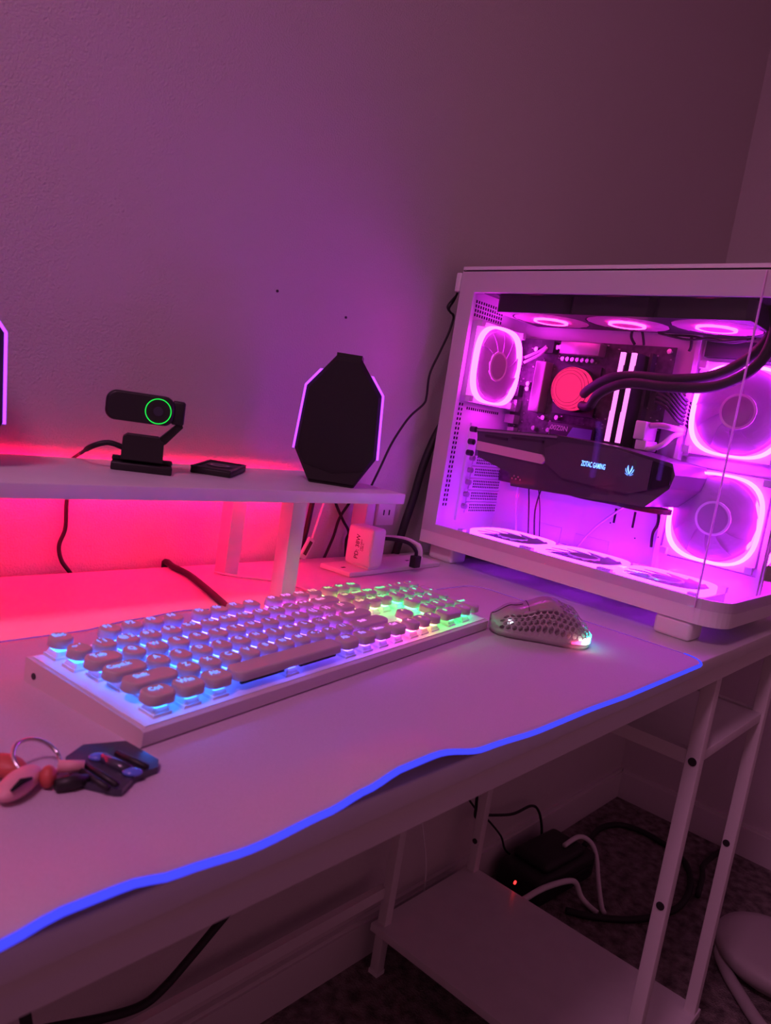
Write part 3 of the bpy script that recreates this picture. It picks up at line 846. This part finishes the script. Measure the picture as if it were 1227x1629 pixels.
MB().box((sx+0.009, MYF+0.004, 0.0052), (sx+0.052, MYF+0.006, 0.0068), PT).build('stabilizer', 'dark_gap', kb)
for x in (0.03, KW-0.06):
    MB().box((x, KD-0.02, -0.0), (x+0.03, KD-0.012, 0.001)).build('rubber_foot', 'black_rubber', kb)

# ------------------------------------------------------------------ mouse
mb0, mf0 = on_desk(934, 1024, MT), on_desk(777, 998, MT)
mdir = Vector((mf0.x-mb0.x, mf0.y-mb0.y, 0))
ms = empty('gaming_mouse', (mb0.x-0.003, mb0.y-0.002, ZD+MT+0.001), math.atan2(mdir.y, mdir.x), 'pale honeycomb mouse with rainbow tail light on the desk mat', 'mouse')
ML = mdir.length
def m_h(s): return interp(s, [0, 0.08, 0.22, 0.44, 0.80, 1.0], [0.012, 0.024, 0.0365, 0.0425, 0.0285, 0.0165])
def m_w(s): return 0.0305*(1-abs(2*s-1)**5.0)**0.40*interp(s, [0, 0.3, 0.55, 1], [1.0, 1.0, 0.93, 0.98])
def m_pt(s, t, ins=0.0):
    s = min(max(s, 0.004), 0.996); a = PI*min(max(t, 0.0), 1.0)
    c, q = math.cos(a), math.sin(a)
    w, hh = m_w(s)-ins, m_h(s)-ins
    return (s*ML, w*math.copysign(abs(c)**0.62, c), 0.004+(hh-0.004)*abs(q)**0.72)
hexes = MB(); PX = 0.060; rows = []
R6 = 0.0335
i = 0
ds = 0.058; dt = ds*math.sqrt(3)/2*1.22
nrow = int(1/dt)+2
for j in range(nrow):
    tc = j*dt
    for i in range(-1, int(1/ds)+2):
        sc = i*ds+(0.5*ds if j % 2 else 0)
        corner = [(sc+ds/math.sqrt(3)*math.cos(PI/6+k*PI/3+PI/2-PI/2), tc+ds/math.sqrt(3)*1.22*math.sin(PI/6+k*PI/3)) for k in range(6)]
        if all(c[0] < 0.0 or c[0] > 1.0 for c in corner) or all(c[1] < 0 or c[1] > 1 for c in corner): continue
        tside = min(tc, 1-tc)
        holed = (0.06 < sc < 0.92 and 0.05 < tside < 0.25) or (0.05 < sc < 0.36 and tside > 0.08 and not (0.235 < tside < 0.27))
        pts = []
        for c in corner:
            pts.append(m_pt(*c)); 
        if holed:
            inn = [m_pt(sc+(c[0]-sc)*0.80, tc+(c[1]-tc)*0.80) for c in corner]
            deep = [m_pt(sc+(c[0]-sc)*0.78, tc+(c[1]-tc)*0.78, 0.0016) for c in corner]
            V = pts+inn+deep
            F = [(k, (k+1) % 6, 6+(k+1) % 6, 6+k) for k in range(6)] + [(6+k, 6+(k+1) % 6, 12+(k+1) % 6, 12+k) for k in range(6)]
            hexes.add(V, F, False)
        else:
            mid = m_pt(sc, tc)
            hexes.add(pts+[mid], [(k, (k+1) % 6, 6) for k in range(6)], True)
hx = hexes.build('shell', 'mouse_shell', ms)
inner = MB()
rings = []
for i in range(13):
    s = 0.06+0.88*i/12
    rings.append([m_pt(s, k/12, 0.0055) for k in range(13)] + [(s*ML, -m_w(s)*0.6, 0.003), (s*ML, m_w(s)*0.6, 0.003)])
inner.loft(rings).build('chassis', 'grey_plastic', ms)
base = MB(); rb = []
def plan(ins, n=40):
    out = []
    for k in range(n):
        s = 0.5-0.5*math.cos(PI*k/(n-1)); out.append((min(max(s, 0.004), 0.996)*ML, max(0.0005, m_w(min(max(s, 0.004), 0.996))-ins)))
    return out + [(x, -y) for x, y in out[::-1]]
base.loft([[(x, y, 0.0) for x, y in plan(0.002)], [(x, y, 0.0028) for x, y in plan(-0.0002)], [(x, y, 0.0062) for x, y in plan(-0.0004)]]).build('base', 'mouse_shell', ms)
# rainbow light band round the tail
tm = bpy.data.materials.new('tail_light'); tm.use_nodes = True
nt = tm.node_tree; nt.nodes.remove(nt.nodes['Principled BSDF'])
te = nt.nodes.new('ShaderNodeEmission'); te.inputs[1].default_value = 3.0
tcn = nt.nodes.new('ShaderNodeTexCoord'); sep = nt.nodes.new('ShaderNodeSeparateXYZ'); cr = nt.nodes.new('ShaderNodeValToRGB')
nt.links.new(tcn.outputs['Generated'], sep.inputs[0]); nt.links.new(sep.outputs['Y'], cr.inputs['Fac'])
el = cr.color_ramp.elements
el[0].position = 0.0; el[0].color = (0.02, 0.2, 1, 1)
el[1].position = 1.0; el[1].color = (1, 0.02, 0.12, 1)
for p_, c_ in ((0.30, (0.02, 0.4, 0.9)), (0.55, (0.02, 0.75, 0.8)), (0.80, (0.10, 0.95, 0.6)), (0.91, (1.0, 0.9, 0.85)), (0.965, (1.0, 0.10, 0.30))):
    e_ = el.new(p_); e_.color = (*c_, 1)
nt.links.new(cr.outputs['Color'], te.inputs[0]); nt.links.new(te.outputs[0], nt.nodes['Material Output'].inputs[0])
band = []
for k in range(29):
    u = -1+2*k/28
    s = 0.004+0.22*abs(u)**1.8
    band.append((s*ML-0.0006*(1-abs(u)), (m_w(s)+0.0005)*(1 if u > 0 else -1), s))
tb = MB(); v = []; f = []
for (x, y, s) in band:
    v += [(x, y, 0.0050), (x, y*1.0, 0.0050+0.0078*(1-s*3.4))]
for (x, y, s) in band:
    v += [(x+0.002, y*0.92, 0.0050), (x+0.002, y*0.92, 0.0050+0.0078*(1-s*3.4))]
n = len(band)
for k in range(n-1):
    f += [(2*k, 2*k+2, 2*k+3, 2*k+1), (2*n+2*k, 2*n+2*k+2, 2*n+2*k+3, 2*n+2*k+1), (2*k+1, 2*k+3, 2*n+2*k+3, 2*n+2*k+1), (2*k, 2*k+2, 2*n+2*k+2, 2*n+2*k)]
tb.add(v, f).build('tail_light', tm, ms)
MB().box((0.018, 0.016, 0.010), (0.030, 0.020, 0.018)).build('inner_light', 'mouse_pink', ms)
MB().box((0.084, 0.019, 0.012), (0.090, 0.021, 0.017)).build('inner_light', 'mouse_white', ms)
# side buttons, wheel, button seam
sb = MB()
for s0, s1 in ((0.44, 0.57), (0.59, 0.72)):
    sb.loft([[m_pt(s0+(s1-s0)*i/8, t, -0.0012) for t in (0.25, 0.275, 0.30)] + [m_pt(s0+(s1-s0)*i/8, t, 0.001) for t in (0.30, 0.275, 0.25)] for i in range(9)])
sb.build('side_buttons', 'mouse_shell', ms)
MB().prism(circ(0.0098, 28), -0.0035, 0.0035, T((ML*0.80, 0, 0.0140)) @ Matrix.Rotation(PI/2, 4, 'X')).build('scroll_wheel', 'black_rubber', ms)
MB().tube([m_pt(0.70+0.29*i/10, 0.5, -0.0002) for i in range(11)], 0.0005, 5).tube([m_pt(0.66, 0.30+0.4*i/12, -0.0002) for i in range(13)], 0.0004, 5).build('button_seam', 'dark_gap', ms)

# ------------------------------------------------------------------ speakers
def make_speaker(loc, rz, label):
    sp = empty('desk_speaker', loc, rz, label, 'speaker', 'pair of faceted speakers on the riser')
    half = [(0.0270, 0.0), (0.0485, 0.0355), (0.0440, 0.1090), (0.0260, 0.1325), (0.0145, 0.1478)]
    poly = [(x, z) for x, z in half] + [(-x, z) for x, z in half[::-1]]
    Q = Matrix(((1, 0, 0, 0), (0, 0, 1, 0), (0, 1, 0, 0), (0, 0, 0, 1)))       # (x, z, y)
    cz = 0.07
    def sc(k, y, dz=0.0): return [(x*k, y, max(0.0, cz+(z-cz)*k) if z > 0 else 0.0) for x, z in poly]
    MB().loft([sc(0.97, 0.010), sc(0.97, 0.016), sc(0.86, 0.060), sc(0.66, 0.080)], smooth=False).build('housing', 'black_plastic', sp)
    MB().loft([sc(0.90, -0.004), sc(0.975, 0.002), sc(0.975, 0.0065)], smooth=False).build('grille', 'black_mesh', sp)
    MB().loft([sc(0.94, 0.0065), sc(0.94, 0.010)], smooth=False).build('spacer', 'black_plastic', sp)
    # light lines on both flanks
    for sg in (-1, 1):
        path = [(0.0485, 0.0355), (0.0440, 0.1090), (0.0290, 0.1288)]
        out, inn = [(sg*(x+0.0016), z) for x, z in path], [(sg*(x-0.0016), z) for x, z in path]
        MB().prism(out + inn[::-1], 0.0030, 0.0105, Q).build('light_line', 'speaker_violet', sp)
    MB().prism([(0.0145, 0.1440), (0.0145, 0.1495), (-0.0145, 0.1495), (-0.0145, 0.1440)], 0.006, 0.055, Q).build('top_cap', 'black_plastic', sp)
    MB().prism([(0.026, 0.004), (0.034, 0.020), (0.0, 0.013), (-0.034, 0.020), (-0.026, 0.004)], -0.0062, -0.0030, Q).build('chin', 'black_plastic', sp)
    for x in (-0.018, 0.018):
        MB().box((x-0.006, 0.012, 0.0), (x+0.006, 0.05, 0.003)).build('rubber_foot', 'black_rubber', sp)
    return sp
p = on_desk(527, 772, ZR)
make_speaker((p.x+0.003, p.y+0.004, ZD+ZR), math.radians(-48), 'black faceted speaker with violet edge lights at the free end of the riser')
make_speaker((-0.703, 0.400, ZD+ZR), math.radians(-14), 'black faceted speaker with violet edge lights beyond the webcam, cut off')

# ------------------------------------------------------------------ webcam on the riser
p = on_desk(229, 751, ZR)
wc = empty('webcam', (p.x, p.y+0.006, ZD+ZR), math.radians(-30.6), 'black webcam with glowing green lens ring standing on the riser', 'webcam')
Q = Matrix(((1, 0, 0, 0), (0, 0, 1, 0), (0, 1, 0, 0), (0, 0, 0, 1)))
body = [[(x, y, z+0.0605) for x, z in rrect(0.0620*k, 0.0275*k, 0.0090*k, 6)] for k, y in ((0.90, -0.0135), (0.97, -0.0125), (1.0, -0.010), (1.0, 0.008), (0.94, 0.0105))]
bd = MB().loft([[(x-0.0065, y, z) for x, y, z in r] for r in body]).build('body', 'black_plastic', wc)
MB().prism(circ(0.0122, 32, 0.0098, 0.0600), -0.0150, -0.0130, Q).build('lens_cover', 'black_plastic', wc)
MB().ring(0.0112, 0.0120, 0.0, 0.0008, 48, T((0.0098, -0.0151, 0.0600)) @ Matrix.Rotation(PI/2, 4, 'X')).build('lens_ring', 'lens_green', wc)
MB().prism(circ(0.0045, 20, 0.0098, 0.0600), -0.0156, -0.0148, Q).build('lens', 'navy_plastic', wc)
MB().box((0.0225, -0.009, 0.0490), (0.0345, 0.009, 0.0715), bev=0.0022).build('hinge', 'black_plastic', wc)
MB().prism([(0.0330, 0.0505), (0.0280, 0.0490), (0.0130, 0.0330), (0.0165, 0.0265), (0.0205, 0.0295), (0.0345, 0.0470)], -0.006, 0.006, Q).build('arm', 'black_plastic', wc)
MB().prism([(-0.0193, 0.011), (-0.0193, 0.0318), (-0.0158, 0.0345), (0.0130, 0.0345), (0.0182, 0.031), (0.0190, 0.011)], -0.012, 0.012, Q).build('pedestal', 'black_plastic', wc)
MB().box((-0.0275, -0.0135, 0.0), (0.0285, 0.0135, 0.0078), bev=0.0015).box((-0.0275, 0.000, 0.0082), (0.0285, 0.0135, 0.0118), bev=0.001).build('clip_foot', 'black_plastic', wc)
c0 = wc.location
cable_pts = [at_y(197, 712, c0.y+0.004), at_y(172, 704, c0.y+0.010), at_y(146, 710, c0.y+0.020), at_y(130, 720, c0.y+0.05), Vector((at_y(128, 724, 0.475).x, 0.478, ZD+ZR+0.004)), Vector((at_y(128, 724, 0.475).x, 0.4935, ZD+ZR-0.004))]
tag(MB().tube(cable_pts, [0.0026]*13+[0.0017]*13, 8, smooth_pts=5).build('webcam_cable', 'black_rubber'), 'short black cable curving from the webcam over the back of the riser', 'cable')

# ------------------------------------------------------------------ flat box on the riser
a_, b_, d_ = on_desk(366, 761, ZR), on_desk(391, 750, ZR), on_desk(305, 752, ZR)
ux = Vector((b_.x-a_.x, b_.y-a_.y, 0)); ang = math.atan2(ux.y, ux.x)
bx = empty('flat_box', (a_.x, a_.y, ZD+ZR), ang, 'small flat black box with a raised rim lying beside the webcam', 'box')
LBX, LBY = 0.086, 0.042
MB().box((0, 0, 0), (LBX, LBY, 0.0062), bev=0.0012).build('body', 'black_plastic', bx)
rim = MB()
for (x0, y0, x1, y1) in ((0, 0, LBX, 0.003), (0, LBY-0.003, LBX, LBY), (0, 0.003, 0.003, LBY-0.003), (LBX-0.003, 0.003, LBX, LBY-0.003)):
    rim.box((x0, y0, 0.0060), (x1, y1, 0.0076))
rim.build('rim', 'dark_metal', bx)
MB().prism(circ(0.014, 28, LBX*0.5, LBY*0.5), 0.006, 0.0070).build('disc', 'dark_metal', bx)
MB().ring(0.008, 0.0105, 0.0070, 0.0074, 28, T((LBX*0.5, LBY*0.5, 0))).build('disc_ring', 'grey_metal', bx)

# ------------------------------------------------------------------ outlet strip, charger, plugs
st = empty('power_strip', (-0.2235, 0.389, ZD), math.radians(4.0), 'flat white outlet strip lying on the desk under the charger', 'power strip')
MB().box((0, 0, 0), (0.205, 0.052, 0.0065), bev=0.0016).build('body', 'white_plastic', st)
for x in (0.010, 0.150, 0.178):
    MB().box((x, 0.022, 0.0063), (x+0.007, 0.025, 0.0068)).build('slot', 'dark_gap', st)
for x in (0.086, 0.100):
    MB().box((x, 0.030, 0.0063), (x+0.002, 0.038, 0.0068)).build('slot', 'dark_gap', st)
p = on_desk(586, 908, 0.0066)
ch = empty('wall_charger', (p.x, p.y, ZD+0.0066), math.radians(6), 'white cube charger printed with its wattage, standing on the outlet strip', 'charger')
CHW, CHD, CHH = 0.0300, 0.0430, 0.0540
MB().box((0, 0, 0.002), (CHW, CHD, CHH), bev=0.0048).build('body', 'white_plastic', ch)
MB().box((0.003, 0.003, 0), (CHW-0.003, CHD-0.003, 0.004), bev=0.001).build('plug_base', 'white_plastic', ch)
# print on the face towards -x, reading upwards
UPW = Matrix(((0, 0, -1, 0), (0, -1, 0, 0), (1, 0, 0, 0), (0, 0, 0, 1)))
UPW = Matrix(((0, 0, -1, 0), (0, 1, 0, 0), (1, 0, 0, 0), (0, 0, 0, 1)))
link('print', text_mesh('PD: 38W', 'print_dark'), ch, T((-0.0002, CHD*0.54, CHH*0.50)) @ UPW @ Matrix.Diagonal((0.0086, 0.0086, 1, 1)))
link('print', text_mesh('100-240V', 'print_dark'), ch, T((-0.0002, CHD*0.40, CHH*0.56)) @ UPW @ Matrix.Diagonal((0.0040, 0.0036, 1, 1)))
link('print', text_mesh('USB-C', 'print_dark'), ch, T((-0.0002, CHD*0.33, CHH*0.52)) @ UPW @ Matrix.Diagonal((0.0040, 0.0034, 1, 1)))
p = on_desk(661, 903, 0.0066)
ub = empty('usb_plug', (p.x, p.y+0.002, ZD+0.0066), math.radians(4), 'black rectangular plug pushed into the outlet strip near the computer foot', 'plug')
MB().box((-0.007, -0.005, 0), (0.007, 0.005, 0.0165), bev=0.0012).build('body', 'black_plastic', ub)
MB().tube([(0, 0, 0.016), (-0.002, 0.001, 0.024), (-0.012, 0.010, 0.0335), (-0.03, 0.030, 0.0350), (-0.055, 0.045, 0.032)], 0.0026, 8, smooth_pts=6).build('lead', 'black_rubber', ub)
wp_ = empty('white_plug', (p.x+0.013, p.y+0.006, ZD+0.0066), math.radians(4), 'slim white plug beside the black plug on the outlet strip', 'plug')
MB().box((-0.0045, -0.004, 0), (0.0045, 0.004, 0.014), bev=0.0015).build('body', 'white_plastic', wp_)
MB().tube([(0, 0, 0.013), (-0.001, 0.000, 0.022), (-0.006, 0.004, 0.031), (-0.02, 0.020, 0.0365), (-0.05, 0.045, 0.034)], [0.0036]*12+[0.0026]*13, 8, smooth_pts=6).build('lead', 'white_plastic', wp_)
# wall outlet with a plugged adapter
p = at_y(608, 812, YW)
wo = empty('wall_outlet', (p.x+0.004, YW, p.z-0.022), 0, 'white wall outlet plate low on the wall behind the riser', 'outlet')
MB().box((-0.020, -0.006, 0), (0.020, -0.0003, 0.040), bev=0.002).build('plate', 'white_plastic', wo)
for z in (0.016,):
    for x in (-0.006, 0.006): MB().box((x-0.001, -0.0066, z), (x+0.001, -0.0058, z+0.008)).build('slot', 'dark_gap', wo)
p = at_y(584, 818, 0.462)
wa = empty('plug_adapter', (p.x, 0.462, p.z-0.022), 0, 'slim white adapter block plugged in behind the riser next to the outlet', 'adapter')
MB().box((-0.008, -0.006, 0), (0.010, 0.022, 0.062), bev=0.002).build('body', 'white_plastic', wa)
MB().tube([(0.004, 0.01, 0.002), (0.010, 0.015, 0.006), (0.024, 0.02, 0.018)], 0.0022, 8, smooth_pts=4).build('lead', 'white_plastic', wa)
p = at_y(490, 872, 0.470)
tg = empty('cable_tag', (p.x, 0.472, p.z), 0, 'thin white cable with a flat plug shell hanging behind the riser', 'cable')
MB().box((-0.006, -0.002, -0.016), (0.006, 0.002, 0.014), Matrix.Rotation(math.radians(28), 4, 'Y'), bev=0.001).build('plug_shell', 'white_plastic', tg)
MB().box((-0.003, -0.0024, -0.010), (0.003, -0.0019, 0.010), Matrix.Rotation(math.radians(28), 4, 'Y')).build('print', 'print_dark', tg)
MB().tube([(0.007, 0, 0.012), (0.016, 0.003, 0.036), (0.026, 0.006, 0.066), (0.030, 0.01, 0.090)], 0.0016, 8, smooth_pts=5).build('lead', 'white_plastic', tg)

# ------------------------------------------------------------------ cables
def cable(name, pts, r, label, material='black_rubber'):
    o = MB().tube(pts, r, 8, smooth_pts=7).build(name, material)
    return tag(o, label, 'cable')
def wy(pix, y): return [at_y(a, c, y) for a, c in pix]
cable('keyboard_cable', [Vector((-0.424, 0.4915, ZD-0.040)), Vector((-0.425, 0.4918, ZD-0.006)), Vector((-0.4265, 0.4885, ZD+0.0055))] + [on_desk(a, c, 0.0042) for a, c in ((276, 902), (300, 914), (330, 938), (362, 966))] + [Vector((-0.476, 0.285, ZD+0.010))], 0.0036, 'thick black cable running over the desk to the keyboard back')
cable('black_cable', wy([(112, 770), (106, 800), (104, 840), (94, 868), (98, 892), (112, 912), (120, 930)], 0.4915), 0.0022, 'black cable hanging behind the riser below the webcam')
cable('black_cable', wy([(508, 760), (497, 800), (487, 845), (473, 890), (468, 915)], 0.4910), 0.0036, 'thick black cable dropping beside the riser leg and the white plug shell')
cable('black_cable', wy([(528, 780), (536, 805), (546, 828), (555, 846), (551, 860), (550, 888), (550, 910)], 0.4920), 0.0020, 'thin black cable with a kink behind the charger')
cable('black_cable', wy([(575, 770), (556, 800), (540, 825), (530, 855), (515, 889), (505, 910)], 0.4870), 0.0020, 'thin black cable crossing the kinked one behind the riser')
cable('case_cable', wy([(742, 426), (735, 448), (724, 475), (715, 490), (717, 497), (722, 504), (714, 530), (700, 560), (684, 595), (679, 630), (674, 643), (655, 660), (640, 679), (622, 708), (606, 742), (590, 775), (578, 800)], 0.4800), 0.0017, 'thin black cable hanging from the top rear corner of the computer')
cable('case_cable', wy([(728, 468), (714, 484), (713, 492), (720, 500), (722, 506)], 0.4780), 0.0014, 'small black cable loop beside the upper rear of the computer')
cable('power_cable', wy([(712, 660), (690, 700), (672, 745), (658, 792), (645, 830), (630, 878), (622, 905)], 0.4865), 0.0062, 'very thick black power cable behind the rear edge of the computer')
cable('white_cable', [on_desk(a, c, 0.0016) for a, c in ((341, 910), (380, 917), (431, 923), (462, 929), (482, 936), (500, 945))], 0.0013, 'thin white cable lying on the desk past the riser legs', 'white_plastic')
# below the desk
cable('hanging_cable', wy([(450, 1372), (410, 1405), (375, 1438), (350, 1467), (310, 1515), (262, 1570), (225, 1600), (170, 1618), (100, 1632), (60, 1640)], 0.33), 0.0046, 'thick black cable sagging below the desk front in a long curve')
cable('hanging_cable', wy([(60, 1556), (75, 1559), (100, 1562), (125, 1548), (146, 1526), (165, 1505)], 0.18), 0.0020, 'short thin black cable bow under the desk front edge')
cable('hanging_cable', wy([(28, 1570), (35, 1590), (42, 1629), (46, 1660)], 0.16), 0.0038, 'black cable end hanging straight down under the desk')
cable('hanging_cable', wy([(728, 1256), (738, 1256), (745, 1270), (760, 1290), (777, 1305), (797, 1330), (804, 1352), (820, 1365)], 0.478), 0.0022, 'thin black cable passing behind the rear desk leg to the black box')
cable('hanging_cable', wy([(752, 1244), (759, 1258), (758, 1280), (757, 1300), (772, 1297), (815, 1295), (845, 1282), (857, 1290), (862, 1315), (861, 1345)], 0.468), 0.0030, 'black cable arching from the rear leg down into the black box')
cable('hanging_cable', wy([(670, 1290), (674, 1330), (678, 1375), (675, 1420)], 0.480), 0.0016, 'thin white cable hanging between the two rear legs', 'white_plastic')
def fl(pix, hgt): return [at_z(a, c, hgt) for a, c in pix]
cable('floor_cable', fl([(930, 1345), (955, 1318), (985, 1312), (1020, 1322), (1060, 1345), (1090, 1372), (1099, 1405), (1085, 1438), (1050, 1456), (1000, 1463), (940, 1458), (900, 1448)], 0.0075), 0.0070, 'thick black cable looping over the carpet behind the desk legs')
cable('floor_cable', fl([(1110, 1425), (1118, 1395), (1120, 1375), (1145, 1355), (1165, 1345)], 0.0075) + [at_z(1200, 1331, 0.03), at_z(1227, 1321, 0.05), at_z(1260, 1308, 0.08)], 0.0062, 'black cable leading from the loop towards the right wall')
cable('white_lead', [at_z(806, 1448, 0.060), at_z(835, 1430, 0.066), at_z(865, 1413, 0.072), at_z(900, 1402, 0.062), at_z(916, 1404, 0.048), at_z(924, 1425, 0.022), at_z(936, 1440, 0.008), at_z(950, 1452, 0.006)], 0.0058, 'white cable bending in front of the black box on the carpet', 'white_plastic')
cable('white_lead', [at_z(898, 1345, 0.086), at_z(922, 1331, 0.088), at_z(940, 1340, 0.072), at_z(949, 1362, 0.050), at_z(952, 1400, 0.024), at_z(957, 1440, 0.008), at_z(962, 1453, 0.0055)], 0.0052, 'white cable falling from the top of the black box', 'white_plastic')

# ------------------------------------------------------------------ black box under the desk
pb = empty('power_box', (0.56, 0.405, 0), math.radians(-4), 'black power box with a red indicator light on the carpet by the baseboard', 'power supply')
MB().box((-0.120, -0.052, 0), (0.105, 0.055, 0.062), bev=0.012).box((-0.080, -0.040, 0.055), (0.075, 0.050, 0.080), bev=0.012).build('housing', 'black_plastic', pb)
bl = at_y(833, 1408, 0.3525) 
li = MB().prism(circ(0.0036, 14), 0, 0.002, T((bl.x-0.56-0.004, -0.0525, bl.z)) @ Matrix.Rotation(PI/2, 4, 'X')).build('indicator', 'brick_red', pb)
for z in (0.02, 0.035): MB().box((-0.04, -0.0535, z), (0.08, -0.0515, z+0.004)).build('vent', 'dark_gap', pb)

# ------------------------------------------------------------------ white rounded thing at the right
o_ = at_z(1236, 1520, 0.05); o_.z = 0.0
tb_ = empty('plastic_tub', tuple(o_), 0, 'white rounded plastic tub with a curved tube on the carpet beyond the legs', 'tub')
RT = (at_z(1142, 1503, 0.05) - Vector((o_.x, o_.y, 0.05))).length
rg = []
for r, z in ((0.45, 0.012), (0.80, 0.020), (0.97, 0.040), (1.0, 0.055), (0.95, 0.064), (0.78, 0.068), (0.30, 0.071)):
    rg.append([(RT*r*math.cos(2*PI*k/40), RT*r*math.sin(2*PI*k/40), z) for k in range(40)])
MB().loft(rg).build('bowl', 'dull_white', tb_)
hp = [at_z(1162, 1492, 0.040)-o_, at_z(1146, 1512, 0.026)-o_, at_z(1156, 1545, 0.014)-o_, at_z(1176, 1580, 0.0128)-o_, at_z(1205, 1625, 0.0128)-o_, at_z(1240, 1665, 0.0128)-o_]
MB().tube(hp, 0.0115, 12, smooth_pts=6).build('tube', 'dull_white', tb_)

# ------------------------------------------------------------------ keychain on the mat
kc = empty('keychain', (on_desk(120, 1232, MT).x, on_desk(120, 1232, MT).y, ZD+MT), 0, 'keychain with dark slotted tag, ring and pink charms on the mat', 'keychain')
KO = Vector(kc.location)
def kp(px, py, h): return on_desk(px, py, MT+h) - KO
# slotted dark tag: outline in pixels laid on the mat
tagp = [kp(a, c, 0.002) for a, c in ((104, 1210), (132, 1190), (200, 1184), (252, 1214), (250, 1226), (214, 1240), (194, 1262), (182, 1262), (118, 1246))]
def slab(P, z0, z1, name, material, parent):
    return MB().prism([(q.x, q.y) for q in P], z0, z1).build(name, material, parent)
slab(tagp, 0.0003, 0.0042, 'tag', 'navy_plastic', kc)
for (A, B) in (((138, 1216), (186, 1247)), ((130, 1225), (172, 1252)), ((186, 1196), (234, 1219))):
    P0, P1 = kp(*A, 0.0055), kp(*B, 0.0055)
    P0.z = P1.z = 0.0048
    MB().tube([P0, P1], 0.0018, 8).build('bar', 'black_plastic', kc)
P0, P1 = kp(164, 1205, 0.005), kp(205, 1226, 0.005); P0.z = P1.z = 0.0042
MB().tube([P0, P0.lerp(P1, 0.5), P1], 0.0036, 10).build('window', 'navy_plastic', kc)
for (a, c) in ((157, 1202), (211, 1226)):
    q_ = kp(a, c, 0.006)
    M = T((q_.x, q_.y, 0.0052)) @ Matrix.Rotation(math.radians(-30), 4, 'Z') @ Matrix.Diagonal((1.5, 1.0, 0.55, 1))
    rr = [[(0.0036*math.cos(t)*math.cos(2*PI*k/16), 0.0036*math.cos(t)*math.sin(2*PI*k/16), 0.0036*math.sin(t)) for k in range(16)] for t in [-1.5+3.0*i/8 for i in range(9)]]
    MB().loft(rr, M).build('bead', 'bead_glass', kc)
q_ = kp(52, 1215, 0.006)
M = T((q_.x+0.002, q_.y, 0.0085)) @ Matrix.Rotation(math.radians(28), 4, 'X') @ Matrix.Rotation(math.radians(12), 4, 'Y')
rp = [M @ Vector((0.0125*math.cos(2*PI*k/32), 0.0125*math.sin(2*PI*k/32), 0)) for k in range(33)]
MB().tube(rp, 0.0011, 8).build('split_ring', 'silver', kc)
P0, P1 = kp(92, 1222, 0.005), kp(134, 1222, 0.005); P0.z = P1.z = 0.006
MB().tube([P0, P1], 0.0032, 10).build('link', 'pink_rubber', kc)
q1, q2 = kp(88, 1250, 0.004), kp(140, 1240, 0.004); q1.z = q2.z = 0.0042
MB().tube([q1, q1.lerp(q2, 0.5), q2], [0.0030, 0.0040, 0.0026], 10).build('clip', 'black_plastic', kc)
def blob(c, sx, sy, sz, rz, name, material):
    M = T(c) @ Matrix.Rotation(rz, 4, 'Z') @ Matrix.Diagonal((sx, sy, sz, 1))
    rr = [[(math.cos(t)*math.cos(2*PI*k/20), math.cos(t)*math.sin(2*PI*k/20), math.sin(t)) for k in range(20)] for t in [-1.45+2.9*i/10 for i in range(11)]]
    return MB().loft(rr, M).build(name, material, kc)
q_ = kp(30, 1250, 0.004); blob((q_.x, q_.y, 0.0056), 0.0165, 0.0075, 0.0055, math.radians(38), 'charm', 'pink_rubber')
q_ = kp(14, 1222, 0.004); blob((q_.x-0.002, q_.y, 0.0058), 0.012, 0.0075, 0.0056, math.radians(120), 'charm', 'red_rubber')
q_ = kp(76, 1240, 0.004); blob((q_.x, q_.y, 0.0056), 0.0060, 0.0042, 0.0055, math.radians(60), 'charm', 'red_rubber')
P0, P1 = kp(18, 1258, 0.0095), kp(50, 1238, 0.0095)
MB().tube([P0, P0.lerp(P1, 0.5)+Vector((0, 0, 0.0016)), P1], [0.0008, 0.0016, 0.0008], 8).build('charm_slit', 'dark_gap', kc)

# ------------------------------------------------------------------ nail marks in the wall
for (a, c) in ((441, 463), (550, 505)):
    q_ = at_y(a, c, YW)
    o = MB().prism(circ(0.0017, 12), 0, 0.0012, T((q_.x, YW, q_.z)) @ Matrix.Rotation(PI/2, 4, 'X')).build('nail', 'dark_metal')
    tag(o, 'tiny dark nail head in the wall between webcam and speaker, above both' if a < 500 else 'tiny dark nail head in the wall straight above the faceted speaker', 'nail', 'nails in the wall')
